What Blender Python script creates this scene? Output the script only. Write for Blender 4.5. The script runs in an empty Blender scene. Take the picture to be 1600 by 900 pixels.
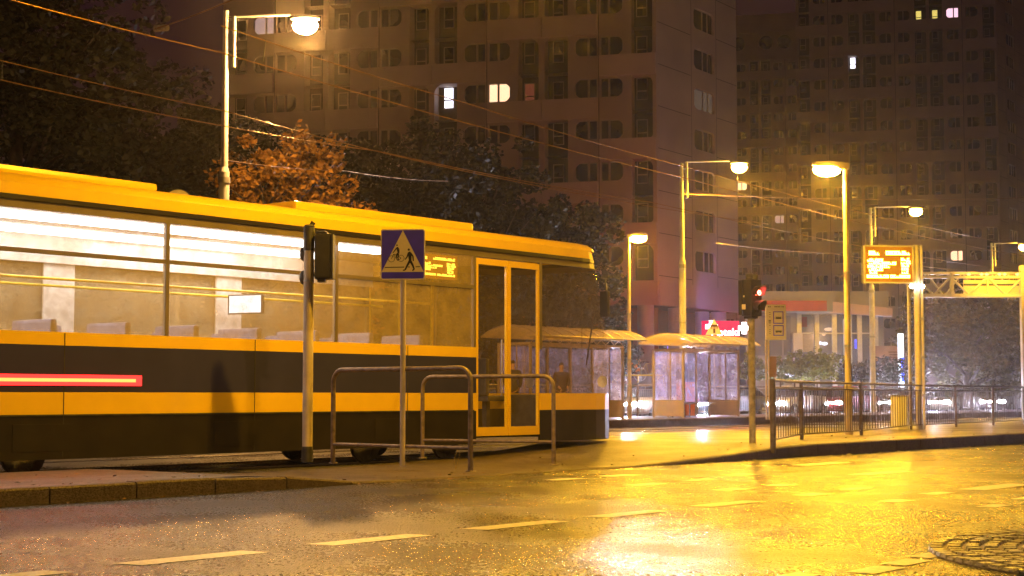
import bpy, bmesh, math, random
from mathutils import Vector, Matrix
S = bpy.context.scene
COL = S.collection
R = math.radians
random.seed(7)

# ---------------------------------------------------------------- camera
F = 2500.0                      # focal length in photo pixels (1600 wide)
PITCH = math.atan(168 / F)
CAMZ = 1.0
cd = bpy.data.cameras.new('camera'); cam = bpy.data.objects.new('camera', cd); COL.objects.link(cam)
cd.sensor_width = 36; cd.lens = 36 * F / 1600; cd.clip_start = .1; cd.clip_end = 2000
cam.location = (0, 0, CAMZ); cam.rotation_euler = (math.pi / 2 + PITCH, 0, 0)
S.camera = cam
S.view_settings.view_transform = 'Standard'; S.view_settings.look = 'None'
S.view_settings.gamma = 1; S.view_settings.use_curve_mapping = False
S.view_settings.exposure = 0.0
S.cycles.use_denoising = True
S.cycles.max_bounces = 6; S.cycles.diffuse_bounces = 2; S.cycles.glossy_bounces = 3
S.cycles.transmission_bounces = 4; S.cycles.transparent_max_bounces = 14; S.cycles.volume_bounces = 0
S.cycles.sample_clamp_indirect = 4; S.cycles.sample_clamp_direct = 0
S.cycles.caustics_reflective = False; S.cycles.caustics_refractive = False

# ---------------------------------------------------------------- night sky
wd = bpy.data.worlds.new('World'); S.world = wd; wd.use_nodes = True
nt = wd.node_tree; nt.nodes.clear()
out = nt.nodes.new('ShaderNodeOutputWorld'); bg = nt.nodes.new('ShaderNodeBackground')
tc = nt.nodes.new('ShaderNodeTexCoord'); sep = nt.nodes.new('ShaderNodeSeparateXYZ')
ramp = nt.nodes.new('ShaderNodeValToRGB')
ramp.color_ramp.elements[0].position = .0; ramp.color_ramp.elements[0].color = (.075, .036, .022, 1)
ramp.color_ramp.elements[1].position = .20; ramp.color_ramp.elements[1].color = (.013, .0030, .0075, 1)
nt.links.new(tc.outputs['Generated'], sep.inputs[0]); nt.links.new(sep.outputs['Z'], ramp.inputs[0])
nt.links.new(ramp.outputs[0], bg.inputs[0]); bg.inputs[1].default_value = 1.0
nt.links.new(bg.outputs[0], out.inputs[0])

# ---------------------------------------------------------------- coordinates
TH = math.atan(2000 / F)
TX, TY = math.sin(TH), math.cos(TH)          # along the tracks, away from the camera
def W(s, n, z=0.0):                          # street frame -> world
    return Vector((s * TX - n * TY, s * TY + n * TX, z))
def SN(p): return (p.x * TX + p.y * TY, -p.x * TY + p.y * TX)
def ray(u, v):
    x = (u - 800) / F; y = (450 - v) / F
    return Vector((x, math.cos(PITCH) - y * math.sin(PITCH), math.sin(PITCH) + y * math.cos(PITCH)))
def P(u, v, d):
    r = ray(u, v); return Vector((0, 0, CAMZ)) + r * (d / r.y)
def G(u, v, z=0.0):
    r = ray(u, v); return Vector((0, 0, CAMZ)) + r * ((z - CAMZ) / r.z)
def U(u, d, z=0.0):                          # a point on the ground bearing of column u
    return Vector(((u - 800) / F * d, d, z))
YAW_T = math.atan2(TY, TX)                   # local +x along the tracks

# ---------------------------------------------------------------- materials
MATS = {}
def mat(name, col, rough=.6, metal=0., nscale=6., namt=.25, bump=.0, bscale=40., emis=None, estr=0., alpha=None, spec=.5, coat=0., rvar=0.):
    if name in MATS: return MATS[name]
    m = bpy.data.materials.new(name); m.use_nodes = True
    t = m.node_tree; b = t.nodes['Principled BSDF']
    b.inputs['Roughness'].default_value = rough; b.inputs['Metallic'].default_value = metal
    b.inputs['Specular IOR Level'].default_value = spec
    b.inputs['Coat Weight'].default_value = coat
    g = t.nodes.new('ShaderNodeNewGeometry')
    n = t.nodes.new('ShaderNodeTexNoise'); n.inputs['Scale'].default_value = nscale; n.inputs['Detail'].default_value = 5
    t.links.new(g.outputs['Position'], n.inputs['Vector'])
    r = t.nodes.new('ShaderNodeValToRGB')
    r.color_ramp.elements[0].position = .3; r.color_ramp.elements[1].position = .7
    r.color_ramp.elements[0].color = tuple(c * (1 - namt) for c in col) + (1,)
    r.color_ramp.elements[1].color = tuple(min(1, c * (1 + namt)) for c in col) + (1,)
    t.links.new(n.outputs[0], r.inputs[0]); t.links.new(r.outputs[0], b.inputs['Base Color'])
    if rvar:
        mr = t.nodes.new('ShaderNodeMapRange'); mr.inputs[1].default_value = .3; mr.inputs[2].default_value = .7
        mr.inputs[3].default_value = max(.03, rough - rvar); mr.inputs[4].default_value = rough + rvar
        t.links.new(n.outputs[0], mr.inputs[0]); t.links.new(mr.outputs[0], b.inputs['Roughness'])
    if bump:
        n2 = t.nodes.new('ShaderNodeTexNoise'); n2.inputs['Scale'].default_value = bscale; n2.inputs['Detail'].default_value = 4
        t.links.new(g.outputs['Position'], n2.inputs['Vector'])
        bp = t.nodes.new('ShaderNodeBump'); bp.inputs['Strength'].default_value = bump; bp.inputs['Distance'].default_value = .02
        t.links.new(n2.outputs[0], bp.inputs['Height']); t.links.new(bp.outputs[0], b.inputs['Normal'])
    if emis:
        b.inputs['Emission Color'].default_value = tuple(emis) + (1,); b.inputs['Emission Strength'].default_value = estr
    MATS[name] = m; return m
def glow(name, col, strength):
    if name in MATS: return MATS[name]
    m = bpy.data.materials.new(name); m.use_nodes = True; t = m.node_tree; t.nodes.clear()
    o = t.nodes.new('ShaderNodeOutputMaterial'); e = t.nodes.new('ShaderNodeEmission')
    e.inputs[0].default_value = tuple(col) + (1,); e.inputs[1].default_value = strength
    t.links.new(e.outputs[0], o.inputs[0]); MATS[name] = m; return m
def glass(name, tint, clear, rough=.05, film=(.6, .55, .45), dirt=0., wetlit=False):
    """see-through pane: transparent mixed with a thin dusty, glossy film"""
    if name in MATS: return MATS[name]
    m = bpy.data.materials.new(name); m.use_nodes = True; t = m.node_tree; b = t.nodes['Principled BSDF']
    b.inputs['Base Color'].default_value = tuple(film) + (1,); b.inputs['Roughness'].default_value = rough
    tr = t.nodes.new('ShaderNodeBsdfTransparent'); tr.inputs[0].default_value = tuple(tint) + (1,)
    mx = t.nodes.new('ShaderNodeMixShader'); mx.inputs[0].default_value = clear
    if dirt:
        g = t.nodes.new('ShaderNodeNewGeometry'); n = t.nodes.new('ShaderNodeTexNoise')
        n.inputs['Scale'].default_value = 3.5; n.inputs['Detail'].default_value = 7; n.inputs['Roughness'].default_value = .75
        t.links.new(g.outputs['Position'], n.inputs['Vector'])
        mr = t.nodes.new('ShaderNodeMapRange'); mr.inputs[1].default_value = .35; mr.inputs[2].default_value = .7
        mr.inputs[3].default_value = clear + dirt; mr.inputs[4].default_value = max(0, clear - dirt)
        t.links.new(n.outputs[0], mr.inputs[0]); t.links.new(mr.outputs[0], mx.inputs[0])
    src = b.outputs[0]
    if wetlit:                                # drops on the pane scatter the light from behind
        tl = t.nodes.new('ShaderNodeBsdfTranslucent'); tl.inputs[0].default_value = tuple(film) + (1,)
        m2 = t.nodes.new('ShaderNodeMixShader'); m2.inputs[0].default_value = .65
        t.links.new(b.outputs[0], m2.inputs[1]); t.links.new(tl.outputs[0], m2.inputs[2]); src = m2.outputs[0]
    t.links.new(src, mx.inputs[1]); t.links.new(tr.outputs[0], mx.inputs[2])
    t.links.new(mx.outputs[0], t.nodes['Material Output'].inputs[0])
    MATS[name] = m; return m

SOD = (1.0, .50, .02)          # sodium yellow
SODW = (1.0, .50, .11)          # whiter, hot sodium
M_galv = mat('galvanised steel', (.42, .41, .38), .42, .6, 8, .18, .15, 60)
M_pole = mat('painted grey pole', (.56, .47, .34), .45, .0, 5, .16, .1, 50)
M_polewht = mat('pale mast paint', (.62, .60, .55), .5, .0, 4, .15, .1, 40)
M_rust = mat('weathered brown steel tube', (.20, .15, .11), .45, .35, 14, .35, .2, 60)
M_black = mat('black plastic', (.018, .017, .016), .45, 0, 10, .3)
M_dark = mat('dark grey metal', (.06, .058, .055), .5, .3, 8, .3)
M_alu = mat('brushed aluminium', (.55, .53, .50), .35, .7, 9, .12)
M_white = mat('white enamel', (.75, .73, .70), .4, 0, 5, .06)
M_pale = mat('retroreflective cream sheet', (.80, .72, .55), .45, 0, 12, .04)
M_blue = mat('blue sign sheet', (.06, .03, .75), .4, 0, 9, .12)
M_conc = mat('pale grey concrete', (.36, .34, .31), .8, 0, .35, .16, .15, 12)
M_conc2 = mat('grey brown prefab concrete', (.40, .31, .265), .85, 0, .25, .14, .1, 8)
M_concband = mat('light balcony parapet concrete', (.48, .38, .33), .85, 0, .4, .12, .1, 8)
M_recess = mat('recess plaster darkened as shade', (.05, .04, .034), .9, 0, .7, .2)  # darkened so the colour itself holds the shade of the recess
M_frame = mat('window frame paint', (.30, .25, .21), .6, 0, 3, .1)
M_pane = mat('dark window glass', (.015, .015, .018), .12, 0, .6, .6)
M_rubber = mat('black rubber', (.02, .02, .02), .7, 0, 10, .2)
M_wire = mat('copper overhead wire', (.32, .18, .07), .4, .8, 3, .2)
M_rail = mat('worn rail steel', (.45, .42, .38), .22, .9, 6, .2)

# ---------------------------------------------------------------- mesh helpers
class MB:
    def __init__(s): s.v = []; s.f = []; s.sm = []
    def add(s, vs, fs, smooth=False):
        o = len(s.v); s.v += [tuple(v) for v in vs]
        s.f += [tuple(i + o for i in f) for f in fs]; s.sm += [smooth] * len(fs); return s
    def box(s, a, b, bev=0.):
        x0, y0, z0 = [min(a[i], b[i]) for i in range(3)]; x1, y1, z1 = [max(a[i], b[i]) for i in range(3)]
        if bev:
            e = min(bev, (x1 - x0) * .45, (y1 - y0) * .45, (z1 - z0) * .45)
            bm = bmesh.new(); bmesh.ops.create_cube(bm, size=1)
            for v in bm.verts: v.co = Vector(((x0 + x1) / 2 + v.co.x * (x1 - x0), (y0 + y1) / 2 + v.co.y * (y1 - y0), (z0 + z1) / 2 + v.co.z * (z1 - z0)))
            bmesh.ops.bevel(bm, geom=list(bm.edges), offset=e, segments=2, affect='EDGES', profile=.7)
            bm.verts.index_update(); s.add([v.co.copy() for v in bm.verts], [[v.index for v in f.verts] for f in bm.faces]); bm.free(); return s
        vs = [(x, y, z) for z in (z0, z1) for y in (y0, y1) for x in (x0, x1)]
        return s.add(vs, [(0, 2, 3, 1), (4, 5, 7, 6), (0, 1, 5, 4), (2, 6, 7, 3), (0, 4, 6, 2), (1, 3, 7, 5)])
    def obox(s, c, ax, ay, az):                 # oriented box: centre and three half-vectors
        c, ax, ay, az = map(Vector, (c, ax, ay, az)); vs = []
        for k in (-1, 1):
            for j in (-1, 1):
                for i in (-1, 1): vs.append(c + ax * i + ay * j + az * k)
        return s.add(vs, [(0, 2, 3, 1), (4, 5, 7, 6), (0, 1, 5, 4), (2, 6, 7, 3), (0, 4, 6, 2), (1, 3, 7, 5)])
    def tube(s, pts, r, n=10, cap=True):
        pts = [Vector(p) for p in pts]; rs = r if isinstance(r, (list, tuple)) else [r] * len(pts)
        rings = []; prev = None
        for i, p in enumerate(pts):
            if i == 0: t = pts[1] - p
            elif i == len(pts) - 1: t = p - pts[i - 1]
            else: t = (pts[i + 1] - p).normalized() + (p - pts[i - 1]).normalized()
            t.normalize()
            a = prev if prev is not None else (Vector((0, 0, 1)) if abs(t.z) < .9 else Vector((1, 0, 0)))
            x = (a - t * a.dot(t)).normalized(); y = t.cross(x); prev = x
            rings.append([p + (x * math.cos(2 * math.pi * k / n) + y * math.sin(2 * math.pi * k / n)) * rs[i] for k in range(n)])
        vs = [v for rg in rings for v in rg]; fs = []
        for i in range(len(pts) - 1):
            for k in range(n):
                a = i * n + k; b = i * n + (k + 1) % n; fs.append((a, b, b + n, a + n))
        s.add(vs, fs, True)
        if cap:
            s.add(rings[0], [tuple(range(n))[::-1]]); s.add(rings[-1], [tuple(range(n))])
        return s
    def lathe(s, prof, c=(0, 0, 0), n=20, M=None):     # prof: (r, z)
        c = Vector(c); vs = []
        for r_, z in prof:
            for k in range(n):
                v = Vector((r_ * math.cos(2 * math.pi * k / n), r_ * math.sin(2 * math.pi * k / n), z))
                vs.append(c + (M @ v if M else v))
        fs = [(i * n + k, i * n + (k + 1) % n, (i + 1) * n + (k + 1) % n, (i + 1) * n + k) for i in range(len(prof) - 1) for k in range(n)]
        return s.add(vs, fs, True)
    def prism(s, poly, fn0, fn1):                      # poly (a,b) mapped through two functions to two faces
        n = len(poly); vs = [fn0(*p) for p in poly] + [fn1(*p) for p in poly]
        fs = [tuple(range(n)), tuple(range(2 * n - 1, n - 1, -1))] + [(i, i + n, (i + 1) % n + n, (i + 1) % n) for i in range(n)]
        return s.add(vs, fs)
    def build(s, name, m, parent=None, fix=True):
        me = bpy.data.meshes.new(name); me.from_pydata(s.v, [], s.f)
        if fix:
            bm = bmesh.new(); bm.from_mesh(me); bmesh.ops.recalc_face_normals(bm, faces=bm.faces); bm.to_mesh(me); bm.free()
        me.polygons.foreach_set('use_smooth', s.sm)
        me.materials.append(m)
        o = bpy.data.objects.new(name, me); COL.objects.link(o)
        if parent: o.parent = parent
        return o
def tag(o, label=None, cat=None, group=None, kind=None):
    if label: o['label'] = label
    if cat: o['category'] = cat
    if group: o['group'] = group
    if kind: o['kind'] = kind
    return o
def thing(name, label, cat, loc=(0, 0, 0), rz=0., group=None):
    o = bpy.data.objects.new(name, None); COL.objects.link(o); o.location = loc; o.rotation_euler = (0, 0, rz)
    o.empty_display_size = .3
    return tag(o, label, cat, group)
def copy_tree(o, parent=None):
    c = o.copy(); COL.objects.link(c)
    if parent: c.parent = parent
    for ch in list(o.children): copy_tree(ch, c)
    return c
def move(o, loc, rz=None, label=None):
    o.location = loc
    if rz is not None: o.rotation_euler = (0, 0, rz)
    if label: o['label'] = label
    return o
def light(kind, name, loc, energy, col, parent=None, size=.15, spot=None, blend=.6, aim=None):
    l = bpy.data.lights.new(name, kind); l.energy = energy; l.color = col
    if kind == 'AREA': l.size = size
    else: l.shadow_soft_size = size
    if kind == 'SPOT': l.spot_size = R(spot or 120); l.spot_blend = blend
    o = bpy.data.objects.new(name, l); COL.objects.link(o)
    if parent: o.parent = parent
    o.location = loc
    if aim is not None:
        o.rotation_euler = Vector(aim).to_track_quat('-Z', 'Y').to_euler()
    return o
def text_mesh(name, txt, size, m, parent, loc, rot, ext=.004, ax='CENTER'):
    c = bpy.data.curves.new(name, 'FONT'); c.body = txt; c.size = size; c.extrude = ext; c.align_x = ax
    t = bpy.data.objects.new('tmp', c); COL.objects.link(t)
    dg = bpy.context.evaluated_depsgraph_get(); me = bpy.data.meshes.new_from_object(t.evaluated_get(dg))
    bpy.data.objects.remove(t); me.name = name; me.materials.clear(); me.materials.append(m)
    o = bpy.data.objects.new(name, me); COL.objects.link(o); o.parent = parent; o.location = loc; o.rotation_euler = rot
    return o

# ================================================================ GROUND
def ground_mat(name, base, rough, rvar, bump, gscale, wet=.5, rings=None, fine=(0.6, 1.5)):
    m = bpy.data.materials.new(name); m.use_nodes = True; t = m.node_tree; b = t.nodes['Principled BSDF']
    g = t.nodes.new('ShaderNodeNewGeometry')
    mpn = t.nodes.new('ShaderNodeMapping'); mpn.inputs['Scale'].default_value = (1, .26, 1); mpn.inputs['Rotation'].default_value = (0, 0, R(6))
    t.links.new(g.outputs['Position'], mpn.inputs['Vector'])
    def noise(sc, det=4, ro=.5, st=False):
        n = t.nodes.new('ShaderNodeTexNoise'); n.inputs['Scale'].default_value = sc; n.inputs['Detail'].default_value = det
        n.inputs['Roughness'].default_value = ro
        t.links.new((mpn.outputs[0] if st else g.outputs['Position']), n.inputs['Vector']); return n.outputs[0]
    def mp(src, a, b_, c, d):  # remap
        r = t.nodes.new('ShaderNodeMapRange'); t.links.new(src, r.inputs[0])
        for i, v in enumerate((a, b_, c, d)): r.inputs[i + 1].default_value = v
        return r.outputs[0]
    grain = noise(gscale, 3, .7, True); patch = noise(.55, 5, .6); mid = noise(7, 4)
    r = t.nodes.new('ShaderNodeMath'); r.operation = 'ADD'
    t.links.new(mp(patch, .35, .65, rough - rvar, rough + rvar), r.inputs[0]); t.links.new(mp(grain, .3, .7, -.06, .1), r.inputs[1])
    t.links.new(r.outputs[0], b.inputs['Roughness'])
    mu = t.nodes.new('ShaderNodeMath'); mu.operation = 'MULTIPLY'
    t.links.new(mp(grain, .3, .7, fine[0], fine[1]), mu.inputs[0]); t.links.new(mp(mid, .3, .7, .8, 1.2), mu.inputs[1])
    mc = t.nodes.new('ShaderNodeMix'); mc.data_type = 'RGBA'; mc.blend_type = 'MULTIPLY'; mc.inputs[0].default_value = 1
    mc.inputs[6].default_value = tuple(base) + (1,); t.links.new(mu.outputs[0], mc.inputs[7]); t.links.new(mc.outputs[2], b.inputs['Base Color'])
    bp = t.nodes.new('ShaderNodeBump'); bp.inputs['Strength'].default_value = bump; bp.inputs['Distance'].default_value = .022
    t.links.new(grain, bp.inputs['Height'])
    bp2 = t.nodes.new('ShaderNodeBump'); bp2.inputs['Strength'].default_value = .05; bp2.inputs['Distance'].default_value = .05
    t.links.new(mid, bp2.inputs['Height']); t.links.new(bp2.outputs[0], bp.inputs['Normal'])
    t.links.new(bp.outputs[0], b.inputs['Normal'])
    t.links.new(mp(grain, .38, .62, wet * .35, wet * 1.9), b.inputs['Specular IOR Level'])
    return m
M_road = ground_mat('wet asphalt', (.028, .026, .027), .25, .08, 1.0, 44, .17, fine=(.1, 2.6))
M_pave = ground_mat('wet pavement slabs', (.10, .075, .045), .42, .10, .8, 36, .45)
M_track = ground_mat('wet tram track paving', (.085, .078, .07), .28, .09, .5, 38, .75)
M_soil = ground_mat('dark verge', (.04, .045, .03), .8, .1, .6, 20, .3)
M_kerb = ground_mat('granite kerb stone', (.09, .065, .05), .55, .1, .6, 60, .35)
M_paint = mat('worn white road paint', (.80, .76, .68), .45, 0, 22, .22, .35, 60, rvar=.1)

def strip(mb, s0, s1, n0, n1, z, k=1):
    mb.add([W(s0, n0, z), W(s1, n0, z), W(s1, n1, z), W(s0, n1, z)], [(0, 1, 2, 3)])
mb = MB(); mb.add([(-500, -60, -.02), (500, -60, -.02), (500, 600, -.02), (-500, 600, -.02)], [(0, 1, 2, 3)])
tag(mb.build('ground', M_soil), 'dark verge and open ground around the streets', kind='structure')
mb = MB(); strip(mb, -60, 260, -16, 12.72, 0)
tag(mb.build('road', M_road), 'wet asphalt road in the foreground with glittering lamp reflections', kind='structure')
mb = MB(); strip(mb, -60, 260, 15.5, 28.5, .0)
tag(mb.build('tram_track_bed', M_track), 'wet paved tram track bed between pavement and platform', kind='structure')
mb = MB(); strip(mb, -60, 260, 33.2, 46, .0)
tag(mb.build('far_road', M_road), 'wet carriageway behind the tram platform', kind='structure')

# pavement: full height left and right, dropped in between
def kz(s):                                   # pavement height along the kerb
    a, b_ = 11.7, 13.2; c, d = 19.3, 23.5
    if s < a: return .15
    if s < b_: return .15 + (.014 - .15) * (s - a) / (b_ - a)
    if s < c: return .014
    if s < d: return .014 + (.20 - .014) * (s - c) / (d - c)
    return .20
def pave_back(s):                            # far edge of the pavement
    return 15.5 if s < 15 else 15.5 + min(3.6, (s - 15) * .25)
ss = [-60, -20] + [i * .5 for i in range(0, 80)] + [60, 120, 260]
mb = MB()
for i in range(len(ss) - 1):
    a, b_ = ss[i], ss[i + 1]
    q = [(12.87, kz), (14, kz), (pave_back, None)]
    za, zb = kz(a), kz(b_)
    pa, pb = pave_back(a), pave_back(b_)
    mb.add([W(a, 12.87, za), W(b_, 12.87, zb), W(b_, pb, zb), W(a, pa, za)], [(0, 1, 2, 3)])
    mb.add([W(a, pa, za), W(b_, pb, zb), W(b_, pb, -.01), W(a, pa, -.01)], [(0, 1, 2, 3)])
tag(mb.build('pavement', M_pave), 'wet paved footway between road and tram tracks', kind='structure')
# kerb stones, one metre each, as one edging with open joints
mb = MB()
s = -10.0
while s < 90:
    a, b_ = s + .008, s + .992; za, zb = kz(a) + .004, kz(b_) + .004; e = .02
    r0 = lambda q, z: [W(q, 12.70, -.01), W(q, 12.70, z - e), W(q, 12.70 + e, z), W(q, 12.87, z), W(q, 12.87, -.01)]
    j = random.uniform(-.004, .004)
    A = [v + Vector((0, 0, j)) for v in r0(a, za)]; B = [v + Vector((0, 0, j)) for v in r0(b_, zb)]
    mb.add(A + B, [(0, 1, 6, 5), (1, 2, 7, 6), (2, 3, 8, 7), (3, 4, 9, 8), (0, 4, 3, 2, 1), (5, 6, 7, 8, 9)])
    s += 1.0
tag(mb.build('kerb', M_kerb), 'granite kerb stones dropping level at the crossing', kind='structure')
# platform
mb = MB()
A = [(28.5, -.01), (28.5, .22), (28.52, .25), (28.85, .25), (28.85, .246), (33.0, .246), (33.0, -.01)]
for a, b_ in ((4, 260),):
    mb.prism(A, lambda n, z: W(a, n, z), lambda n, z: W(b_, n, z))
tag(mb.build('tram_platform', M_kerb), 'raised tram platform slab under the shelters', kind='structure')

# rails
def rails(nc, s0, s1, name, label):
    mb = MB()
    for dn in (-.7175, .7175):
        n0 = nc + dn
        mb.prism([(n0 - .033, -.01), (n0 + .033, -.01), (n0 + .033, .016), (n0 + .02, .02), (n0 - .02, .02), (n0 - .033, .016)], lambda n, z: W(s0, n, z), lambda n, z: W(s1, n, z))
        mb.prism([(n0 + .05, -.01), (n0 + .07, -.01), (n0 + .07, .012), (n0 + .05, .012)], lambda n, z: W(s0, n, z), lambda n, z: W(s1, n, z))
    tag(mb.build(name, M_rail), label, 'rails', 'tram rails set in the paving')
rails(17.4, -20, 200, 'tram_rails', 'grooved steel rails directly under the yellow tram')
rails(21.0, -20, 200, 'tram_rails', 'wet steel rails in the middle of the paved track bed')
rails(26.95, -20, 200, 'tram_rails', 'wet steel rails running along the platform edge')

# road paint
mk = MB()
def dash(u0, v0, u1, v1, w):
    a, b_ = SN(G(u0, v0)), SN(G(u1, v1))
    n = (a[1] + b_[1]) / 2
    z = .004
    mk.add([W(a[0], n - w / 2, z), W(b_[0], n - w / 2, z), W(b_[0], n + w / 2, z), W(a[0], n + w / 2, z)], [(0, 1, 2, 3)])
def s_at(u, n):                              # where the sight line of column u crosses the line n
    x = (u - 800) / F; k = n / (-x * TY + TX); return k * (x * TX + TY)
for u0, u1 in ((-75, 102), (200, 405), (500, 660), (738, 872), (928, 1032), (1088, 1178)):
    a, b_ = s_at(u0, 7.75), s_at(u1, 7.75)
    mk.add([W(a + .04, 7.64, .004), W(b_, 7.64, .004), W(b_ - .04, 7.86, .004), W(a, 7.86, .004)], [(0, 1, 2, 3)])
for q in [(848, 750, 915, 748, .22), (932, 744, 1005, 742, .25), (968, 758, 1048, 756, .22), (1058, 751, 1128, 749, .22),
          (1107, 766, 1178, 764, .22), (1127, 743, 1187, 741, .3), (1195, 759, 1242, 757, .2), (1235, 774, 1300, 772, .22),
          (1308, 765, 1370, 763, .2), (1365, 784, 1435, 782, .22), (1428, 772, 1500, 770, .2), (1503, 765, 1610, 757, .30),
          (1518, 792, 1586, 790, .18), (1580, 780, 1640, 777, .2), (1366, 881, 1466, 877, .17), (1412, 870, 1492, 867, .15),
          (1305, 893, 1430, 889, .18), (1200, 902, 1290, 899, .16), (1235, 727, 1330, 723, .3), (1330, 742, 1420, 737, .3)]:
    dash(*q)
tag(mk.build('road_markings', M_paint), 'white dashed lane and crossing markings on the wet road', kind='structure')
# edge gully line of setts beside the dropped kerb
# cobbled island in the near right corner
isl = MB(); cx, cy = 4.78, 9.95
isl.lathe([(0, .014), (2.13, .014), (2.16, -.01)], (cx, cy, 0), 64)
tag(isl.build('traffic_island', M_kerb), 'cobbled round traffic island at the near right corner', kind='structure')
st = MB()
for k in range(18):
    rr = 2.10 - k * .115; nn = max(6, int(2 * math.pi * rr / .125))
    for j in range(nn):
        a0 = 2 * math.pi * (j + .5 * (k % 2)) / nn; da = .052 / rr
        if math.cos(a0) > .75: continue
        h = .026 + random.uniform(0, .012); q = []
        for (r_, a_) in ((rr - .05, a0 - da), (rr + .045, a0 - da), (rr + .045, a0 + da), (rr - .05, a0 + da)):
            q.append((cx + r_ * math.cos(a_), cy + r_ * math.sin(a_)))
        m_ = (sum(p[0] for p in q) / 4, sum(p[1] for p in q) / 4)
        vs = [(x, y, .008) for x, y in q] + [(m_[0] + (x - m_[0]) * .8, m_[1] + (y - m_[1]) * .8, h) for x, y in q]
        st.add(vs, [(4, 5, 6, 7), (0, 1, 5, 4), (1, 2, 6, 5), (2, 3, 7, 6), (3, 0, 4, 7)])
M_sett = ground_mat('granite setts', (.12, .105, .09), .35, .1, .6, 60, .6)
tag(st.build('setts', M_sett), 'rings of worn granite setts paving the corner island', kind='structure')

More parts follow.
